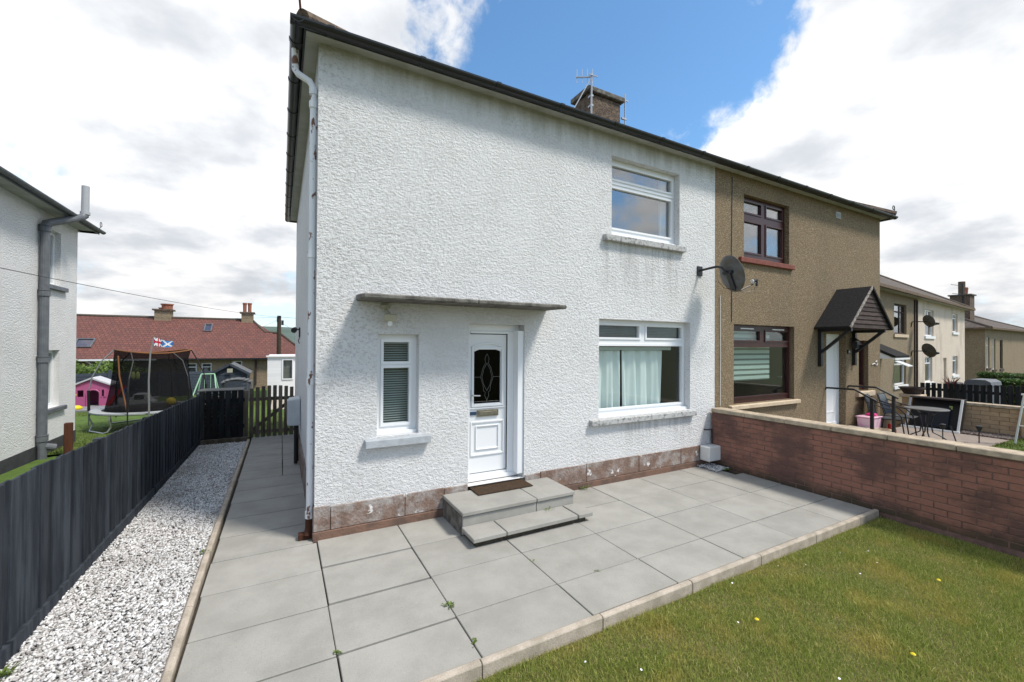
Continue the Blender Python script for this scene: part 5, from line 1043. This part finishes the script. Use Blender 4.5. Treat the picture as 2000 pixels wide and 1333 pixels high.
PF = thing('picket_fence', (15.9, 4, -.3), 'black picket fence behind the tan block wall', 'fence')
y = 5.05; k = 0
while y > 1.9:
    MB().box(15.9, 15.92, y-.088, y, -.35, 1.02+random.uniform(-.008, .008)+.06*(5.05-y)/2).build('picket', M['blackfence'], PF, bevel=.004); y -= .118; k += 1
for z0 in (.2, .82): MB().box(15.925, 15.97, 1.9, 5.05, z0, z0+.07).build('rail', M['blackfence'], PF)
shr = thing('cordyline', (17.5, 4.86, .3), 'spiky dark red cordyline plant behind the picket fence', 'plant'); m = MB()
for k in range(44):
    a = RNG.uniform(0, 6.28); e_ = RNG.uniform(.1, 1.35); l = RNG.uniform(.3, .5); d_ = Vector((math.cos(a)*math.cos(e_), math.sin(a)*math.cos(e_), math.sin(e_))); b = Vector((17.5, 4.86, .80)); w_ = d_.cross(Vector((0, 0, 1))).normalized()*.018
    m.add([b, b+d_*l*.5+w_, b+d_*l-Vector((0, 0, .06)), b+d_*l*.5-w_], [(0, 1, 2, 3)])
m.build('leaves', M['cordyline'], shr); MB().tube([(17.5, 4.86, -.5), (17.5, 4.86, .82)], .05, 8).build('stem', M['bark'], shr)
gb = thing('storage_box', (18, 4.4, -.5), 'grey storage box with rounded lid behind the picket fence', 'storage box'); MB().box(17.7, 18.5, 4.1, 4.62, -.5, .92).build('body', M['greypipe'], gb); MB().prism([(4.08, .925), (4.64, .925), (4.62, 1.03), (4.52, 1.09), (4.2, 1.09), (4.1, 1.03)], 'x', 17.65, 18.55).build('lid', M['greypipe'], gb)
item('bin', MB().box(17.5, 17.9, 4.70, 5.0, -.5, .98), 'blackmetal', 'dark bin beside the grey storage box behind the picket fence', 'bin', bevel=.03)
for hx, hy, hz, rad, n_, lb in ((22.8, 3.15, .1, (.55, 1.9, .80), 22000, 'clipped green hedge with rounded top behind the grey storage box'), (27.6, 3.1, .05, (.6, 3.6, .86), 24000, 'long dark green hedge further back at the right')):
    t = shrub(hx, hy, hz, rad, n_, .055, 'hedge', lb, 'hedge', box=True); MB().box(hx-rad[0]*.86, hx+rad[0]*.86, hy-rad[1]*.97, hy+rad[1]*.97, hz-rad[2], hz+rad[2]*.88).build('dark_core', M['bark'], t)  # solid dark core box added inside the leaves to fill the hedge
# handrails
for x, lb in ((10.25, 'black metal handrail on the near side of the brown house steps'), (11.20, 'black metal handrail on the far side of the brown house steps')):
    h_ = thing('handrail', (x, 4.0, 0), lb, 'handrail', 'handrails at the brown house door'); MB().tube([(x, W, 1.10), (x, W-.02, 1.14), (x, 4.27, 1.15), (x, 3.90, .955)], .02, 8).build('rail', M['blackmetal'], h_); MB().box(x-.025, x+.025, 3.95, 4.0, 0, .99).build('post', M['blackmetal'], h_)
st2 = thing('door_steps', (10.7, 4.5, 0), 'concrete steps at the brown house door behind the brick wall', 'steps'); MB().box(10.2, 11.25, 4.2, W-.035, .002, .26).build('tread', M['kerb'], st2, bevel=.01); MB().box(10.2, 11.25, 3.95, 4.195, .002, .13).build('tread', M['kerb'], st2, bevel=.01)
tb = thing('storage_tub', (11.48, 4.5, 0), 'translucent pink plastic tub with bright pink contents beside the brown house steps', 'tub')
def taper(x0, x1, y0, y1, z0, z1, t): return MB().add([(x0+t, y0+t, z0), (x1-t, y0+t, z0), (x1-t, y1-t, z0), (x0+t, y1-t, z0), (x0, y0, z1), (x1, y0, z1), (x1, y1, z1), (x0, y1, z1)], [(3,2,1,0),(4,5,6,7),(0,1,5,4),(1,2,6,5),(2,3,7,6),(3,0,4,7)])
taper(11.28, 11.70, 4.36, 4.66, .003, .46, .03).build('body', M['tub'], tb, bevel=.015); MB().box(11.265, 11.715, 4.345, 4.675, .462, .482).build('rim', M['tub'], tb, bevel=.006)
MB().box(11.50, 11.66, 4.42, 4.58, .484, .54).build('contents', M['hotpink'], tb, bevel=.02)
item('plant_pot', MB().lathe([(0, 0), (.10, 0), (.14, .26), (.12, .26), (.09, .03), (0, .03)], (11.33, 4.20, .003), 12), 'cream_sill', 'small cream pot in front of the pink tub', 'pot'); item('plant_pot', MB().lathe([(0, 0), (.13, 0), (.17, .36), (.15, .36), (.11, .03), (0, .03)], (12.62, 4.62, .003), 16), 'cream_sill', 'cream pot behind the black garden chairs', 'pot')
toy('toy_watering_can', MB().box(12.05, 12.32, 4.32, 4.5, .003, .15).tube([(12.2, 4.41, .14), (12.22, 4.41, .27)], .03, 8).bar((12.30, 4.41, .05), (12.42, 4.41, .14), .04, .04), 'red', 'red plastic toy watering can under the garden chairs', 'toy', bevel=.01)
def chair(x, y, rz, label):
    t = thing('garden_chair', (x, y, .002), label, 'chair', 'black metal garden chairs', rz=rz, local=True)
    MB().box(-.24, .24, -.24, .24, .42, .445).build('seat', M['blackmetal'], t, bevel=.01)
    b = MB(); b.add([(-.22, -.22, .47), (-.22, .22, .47), (-.36, .20, .90), (-.36, -.20, .90), (-.235, -.22, .47), (-.235, .22, .47), (-.375, .20, .90), (-.375, -.20, .90)], [(0,1,2,3),(7,6,5,4),(0,4,5,1),(2,6,7,3),(0,3,7,4),(1,5,6,2)]); b.build('backrest', M['navy'], t)
    for s in (-1, 1):
        MB().tube([(-.38, .24*s, .92), (-.24, .26*s, .48), (-.30, .27*s, .0)], .013, 7).build('leg', M['blackmetal'], t)
        MB().tube([(-.34, .25*s, .78), (-.1, .28*s, .70), (.14, .28*s, .64), (.25, .28*s, .52), (.32, .27*s, .0)], .013, 7).build('arm', M['blackmetal'], t)
    MB().tube([(-.38, -.24, .92), (-.38, .24, .92)], .013, 7).build('top_rail', M['blackmetal'], t); return t
chair(11.92, 4.33, R(-78), 'black metal garden chair nearest the brown house door'); chair(12.52, 4.30, R(-84), 'black metal garden chair behind the round patio table')
tbx, tby = 12.08, 3.74
GTb = thing('patio_table', (tbx, tby, 0), 'round black patio table with curved metal legs', 'table'); MB().lathe([(0, .70), (.35, .70), (.36, .71), (.35, .72), (0, .722)], (tbx, tby, 0), 30).build('table_top', M['dish'], GTb); MB().tube(circ(.12, 0, 1)[:0]+[(tbx+.12*math.cos(t), tby+.12*math.sin(t), .60) for t in np.linspace(0, 5.8, 16)], .010, 6).build('ring', M['blackmetal'], GTb)
for k in range(4):
    a = .5+k*math.pi/2; P = lambda r_, z: (tbx+r_*math.cos(a), tby+r_*math.sin(a), z); MB().tube([P(.20, .695), P(.12, .60), P(.07, .40), P(.10, .22), P(.24, .14), P(.31, .08), P(.34, .003)], .013, 7).build('leg', M['blackmetal'], GTb)
# leaning open box
LB_ = thing('leaning_unit', (14.2, 4.25, 0), 'dark open backed unit with pale rim leaning against the tan block wall', 'furniture')
def sk(x, y, z): return (13.98+x+.42*z, y+.04*0, z)   # lean towards +x with height
def skbox(x0, x1, y0, y1, z0, z1): 
    v = [(x0, y0, z0), (x1, y0, z0), (x1, y1, z0), (x0, y1, z0), (x0, y0, z1), (x1, y0, z1), (x1, y1, z1), (x0, y1, z1)]
    return MB().add([sk(*p) for p in v], [(3,2,1,0),(4,5,6,7),(0,1,5,4),(1,2,6,5),(2,3,7,6),(3,0,4,7)])
skbox(.22, .25, 3.80, 4.74, .01, .76).build('back_panel', M['blackmetal'], LB_); skbox(0, .22, 3.80, 4.74, .725, .76).build('side', M['darkwood'], LB_); skbox(.0, .22, 3.805, 4.735, .005, .05).build('side', M['blackmetal'], LB_); skbox(-.06, .0, 3.74, 4.80, .003, .04).build('front_rim', M['whiteplastic'], LB_); skbox(.02, .22, 3.76, 3.80, .02, .76).build('side', M['blackmetal'], LB_); skbox(-.02, .02, 3.755, 3.795, .04, .76).build('front_rim', M['whiteplastic'], LB_); skbox(-.02, .02, 4.70, 4.74, .05, .72).build('front_rim', M['silver'], LB_); skbox(.14, .17, 4.0, 4.5, .06, .55).build('loose_panel', M['navy'], LB_); skbox(.20, .218, 3.98, 4.04, .50, .58).build('sticker', M['lime'], LB_)
for x, y, lb in ((12.55, 3.62, 'small black solar stake light nearest the round table'), (12.97, 3.18, 'small black solar stake light at the edge of the right lawn')):
    s_ = thing('stake_light', (x, y, 0), lb, 'garden light', 'solar stake lights'); MB().tube([(x, y, -.02), (x, y, .26)], .010, 6).build('stake', M['blackmetal'], s_); MB().lathe([(0, 0), (.025, .0), (.05, .07), (.052, .11), (0, .125)], (x, y, .25), 12).build('lamp', M['blackmetal'], s_)
item('garden_stick', MB().tube([(12.60, 3.42, -.01), (12.56, 3.50, .34)], .012, 6), 'blackmetal', 'thin black stick leaning behind the brick wall near the leaning unit', 'stick')
wf = thing('folding_stand', (13.5, 2.7, 0), 'white metal folding frame at the right edge beyond the brick wall', 'folding frame'); MB().tube([(13.5, 2.79, .01), (13.5, 2.66, 1.06)], .018, 8).tube([(13.5, 2.45, .01), (13.5, 2.62, 1.06)], .018, 8).build('leg', M['whiteplastic'], wf); MB().tube([(13.5, 2.70, 1.05), (13.5, 2.2, 1.08)], .018, 8).bar((13.5, 2.74, .4), (13.5, 2.5, .4), .02, .02).build('rail', M['whiteplastic'], wf)

# ------------------------------------------------------------------ houses further along on the right
def far_house(name, label, loc, rz, halves, depth, eave, ground, tile, pitch=.5, ov=.35):
    t = thing(name, loc, label, 'house', rz=rz, local=True)
    x0 = halves[0][0]; x1 = halves[-1][1]
    for (a, b, mat, wl_) in halves:
        m = MB().holed(a, b, ground, eave, [w[:4] for w in wl_], 0, .14)
        if a == x0: m.quad((a, 0, ground), (a, depth, ground), (a, depth, eave), (a, 0, eave))
        if b == x1: m.quad((b, 0, ground), (b, depth, ground), (b, depth, eave), (b, 0, eave))
        m.quad((a, depth, ground), (b, depth, ground), (b, depth, eave), (a, depth, eave)); m.build('wall', M[mat], t)
        for w in wl_:
            wx0, wx1, wz0, wz1, kind = w[:5]
            if kind == 'door':
                MB().box(wx0, wx1, .10, .14, wz0, wz1).build('door', M[w[5]], t); continue
            f_ = MB().ring(wx0, wx1, wz0, wz1, .07, .08, .14)
            zt_ = wz0+(wz1-wz0)*.72; f_.box(wx0+.07, wx1-.07, .085, .135, zt_, zt_+.06)
            xm = wx0+(wx1-wx0)*(.5 if kind != 'side' else .62); f_.box(xm-.04, xm+.04, .085, .135, zt_+.06 if kind == 'top' else wz0+.07, wz1-.07)
            wo = f_.build('window', M[w[5]], t); MB().box(wx0+.07, wx1-.07, .11, .118, wz0+.07, wz1-.07).build('pane', M['glass'], wo); MB().box(wx0-.12, wx1+.12, -.06, .08, wz0-.14, wz0-.003).build('sill', M[w[6]], wo)
    MB().box(x0+.3, x1-.3, .5, depth-.3, ground, eave-.05).build('interior_block', M['interior'], t)
    ze_ = eave+.08; run = depth/2+ov; zr2 = ze_+run*pitch; m = MB(); A, B_, C_, D_ = (x0-ov, -ov, ze_), (x1+ov, -ov, ze_), (x1+ov, depth+ov, ze_), (x0-ov, depth+ov, ze_); l, r_ = (x0-ov+run, depth/2, zr2), (x1+ov-run, depth/2, zr2)
    m.quad(A, B_, r_, l); m.quad(C_, D_, l, r_); m.quad(D_, A, l); m.quad(B_, C_, r_); ro_ = m.build('roof', M[tile], t, recalc=False); MB().tube([l, r_], .1, 6).build('ridge_line', M['darkroof'], ro_)
    for e1 in (A, D_): MB().tube([e1, l], .09, 6).build('ridge_line', M['darkroof'], ro_)
    for e1 in (B_, C_): MB().tube([e1, r_], .09, 6).build('ridge_line', M['darkroof'], ro_)
    MB().box(x0-ov, x1+ov, -ov+.04, 0, eave-.02, eave).build('soffit', M['soffit'], t); MB().box(x0-ov-.02, x1+ov+.02, -ov-.08, -ov+.035, eave-.03, eave+.09).build('gutter', M['tan_gutter'], t); MB().box(x0-ov-.08, x0-ov+.02, -ov, depth+ov, eave-.03, eave+.09).build('gutter', M['tan_gutter'], t)
    return t
rose, up_ = 'darkwood', 'upvc'
H2 = far_house('semi_detached_house', 'semi-detached house beyond the garden, one half tan and one half cream', (23.55, 8.38, 0), R(6.4),
    [(-7.2, 3.95, 'pebble_far', [(.17, 2.08, 2.60, 3.96, 'side', rose, 'cream_sill'), (.14, 2.0, .30, 1.55, 'top', up_, 'clad'), (-2.95, -2.05, -.5, 1.5, 'door', 'upvc_door')]), (3.95, 15.0, 'cream', [(5.32, 7.1, 2.60, 3.97, 'top', up_, 'clad'), (11.55, 12.95, 2.93, 4.05, 'top', up_, 'clad'), (5.32, 6.8, .20, 1.52, 'top', up_, 'clad'), (11.53, 12.9, .36, 1.50, 'top', up_, 'clad'), (9.18, 10.0, -.7, 1.42, 'door', 'cream')])], 8.0, 4.40, -.9, 'browntile', .60)
MB().box(3.55, 3.62, -.09, -.02, -.8, 4.3).build('downpipe', M['darkwood'], H2); MB().box(3.30, 3.36, -.05, -.0, -.8, 4.3).build('downpipe', M['darkwood'], H2)
pcv = MB().prism([(-.85, 1.60), (0, 2.06), (0, 2.14), (-.88, 1.68)], 'x', -3.4, -1.55).build('porch_canopy', M['felt'], H2); MB().prism([(-.84, 1.57), (-.004, 1.57), (-.004, 2.02)], 'x', -3.45, -3.41).prism([(-.84, 1.57), (-.004, 1.57), (-.004, 2.02)], 'x', -1.54, -1.50).box(-3.45, -1.50, -.88, -.85, 1.53, 1.60).build('canopy_frame', M['upvc'], pcv)
MB().add([(.15, -.02, 1.40), (.95, -.02, 1.40), (.95, -.45, 1.20), (.15, -.45, 1.20), (.15, -.02, 1.37), (.95, -.02, 1.37), (.95, -.45, 1.17), (.15, -.45, 1.17)], [(0,1,2,3),(7,6,5,4),(0,4,5,1),(2,6,7,3),(0,3,7,4),(1,5,6,2)]).build('open_sash', M['upvc'], H2)
def far_dish(x, z, label, r_=.34):
    a = R(6.4); D = Vector((math.cos(a), math.sin(a), 0)); Nn = Vector((math.sin(a), -math.cos(a), 0)); o = Vector((23.55, 8.38, 0))+D*x+Vector((0, 0, z))
    t = thing('satellite_dish', o, label, 'satellite dish', 'dishes on the tan and cream house')
    c = o+Nn*.5+D*.22; n_ = (Vector((.75, -.55, .3))).normalized(); ux = Vector((0, 0, 1)).cross(n_).normalized(); uy = n_.cross(ux); V = []; F = []; n = 24
    for i in range(5):
        q = i/4
        for k in range(n): s_ = 2*math.pi*k/n; V.append(c+ux*(r_*q*math.cos(s_))+uy*(r_*.86*q*math.sin(s_))+n_*(.10*q*q))
    for i in range(4): F += [(i*n+k, i*n+(k+1) % n, (i+1)*n+(k+1) % n, (i+1)*n+k) for k in range(n)]
    MB().add(V, F).build('reflector', M['dish'], t, smooth=True); MB().tube([o-Vector((0, 0, .25)), o+Nn*.04, o+Nn*.3, c-n_*.02], .025, 6).build('arm', M['blackmetal'], t); MB().tube([c-uy*r_*.8, c+n_*.45-uy*.25], .02, 6).tube([c+n_*.45-uy*.25, c+n_*.35-uy*.2], .05, 8).build('receiver_head', M['blackmetal'], t)
far_dish(2.8, 3.22, 'upper dark satellite dish on the tan and cream house'); far_dish(2.8, 1.84, 'lower dark satellite dish on the tan and cream house', .40)
H3 = far_house('semi_detached_house', 'brown house with hipped roof in the far right background', (43.7, 10.4, 0), R(3),
    [(0, 16, 'pebble_far', [(.35, 1.15, .55, 2.75, 'top', up_, 'darkwood'), (2.0, 2.8, .40, 2.65, 'top', up_, 'darkwood'), (4.1, 5.0, .4, 2.6, 'top', rose, 'darkwood'), (.40, 1.15, -1.2, -.1, 'top', up_, 'darkwood'), (2.05, 2.8, -1.2, -.1, 'top', up_, 'darkwood'), (4.1, 5.0, -1.3, -.2, 'top', rose, 'darkwood')])], 9.0, 3.35, -2.2, 'browntile', .42)
MB().box(-.12, -.02, 2.0, 2.12, -2.2, 3.3).build('downpipe', M['darkwood'], H3)
c3 = MB().box(2.3, 3.5, 1.2, 2.3, 4.1, 6.0).build('chimney', M['chimney'], H3); MB().box(2.2, 3.6, 1.1, 2.4, 6.005, 6.1).build('chimney_cap', M['stone'], c3)
MB().lathe([(.20, 0), (.20, 1.0), (.16, 1.0), (.16, .02)], (2.6, 1.7, 6.1), 10).build('chimney_pot', M['chimney'], c3); MB().lathe([(.20, 0), (.24, .55), (.20, .6), (.16, .6), (.16, .02)], (3.2, 1.7, 6.1), 10).build('chimney_pot', M['terracotta'], c3)
tag(MB().box(-.35, 3.2, 12.35, 22.4, -.62, -.52).build('back_path', M['kerb']), kind='structure')
far_house('semi_detached_house', 'furthest brown house just showing at the right edge', (62, 13, 0), R(2), [(0, 14, 'pebble_far', [(1.5, 2.4, 0.2, 1.6, 'top', up_, 'darkwood'), (4, 5, .2, 1.6, 'top', up_, 'darkwood')])], 9.0, 3.2, -2.8, 'browntile', .5)
tw = thing('far_aerial', (45.9, 12.2, 5.0), 'spiky television aerial on the far brown house chimney', 'aerial'); MB().tube([(45.9, 12.1, 5.0), (45.9, 12.1, 6.9)], .03, 6).bar((44.3, 12.3, 6.75), (46.2, 12.1, 6.75), .03, .03).bar((44.5, 12.3, 6.1), (46.0, 12.1, 6.1), .03, .03).bar((45.0, 12.3, 5.3), (45.6, 12.2, 6.2), .03, .03).build('mast', M['blackmetal'], tw)
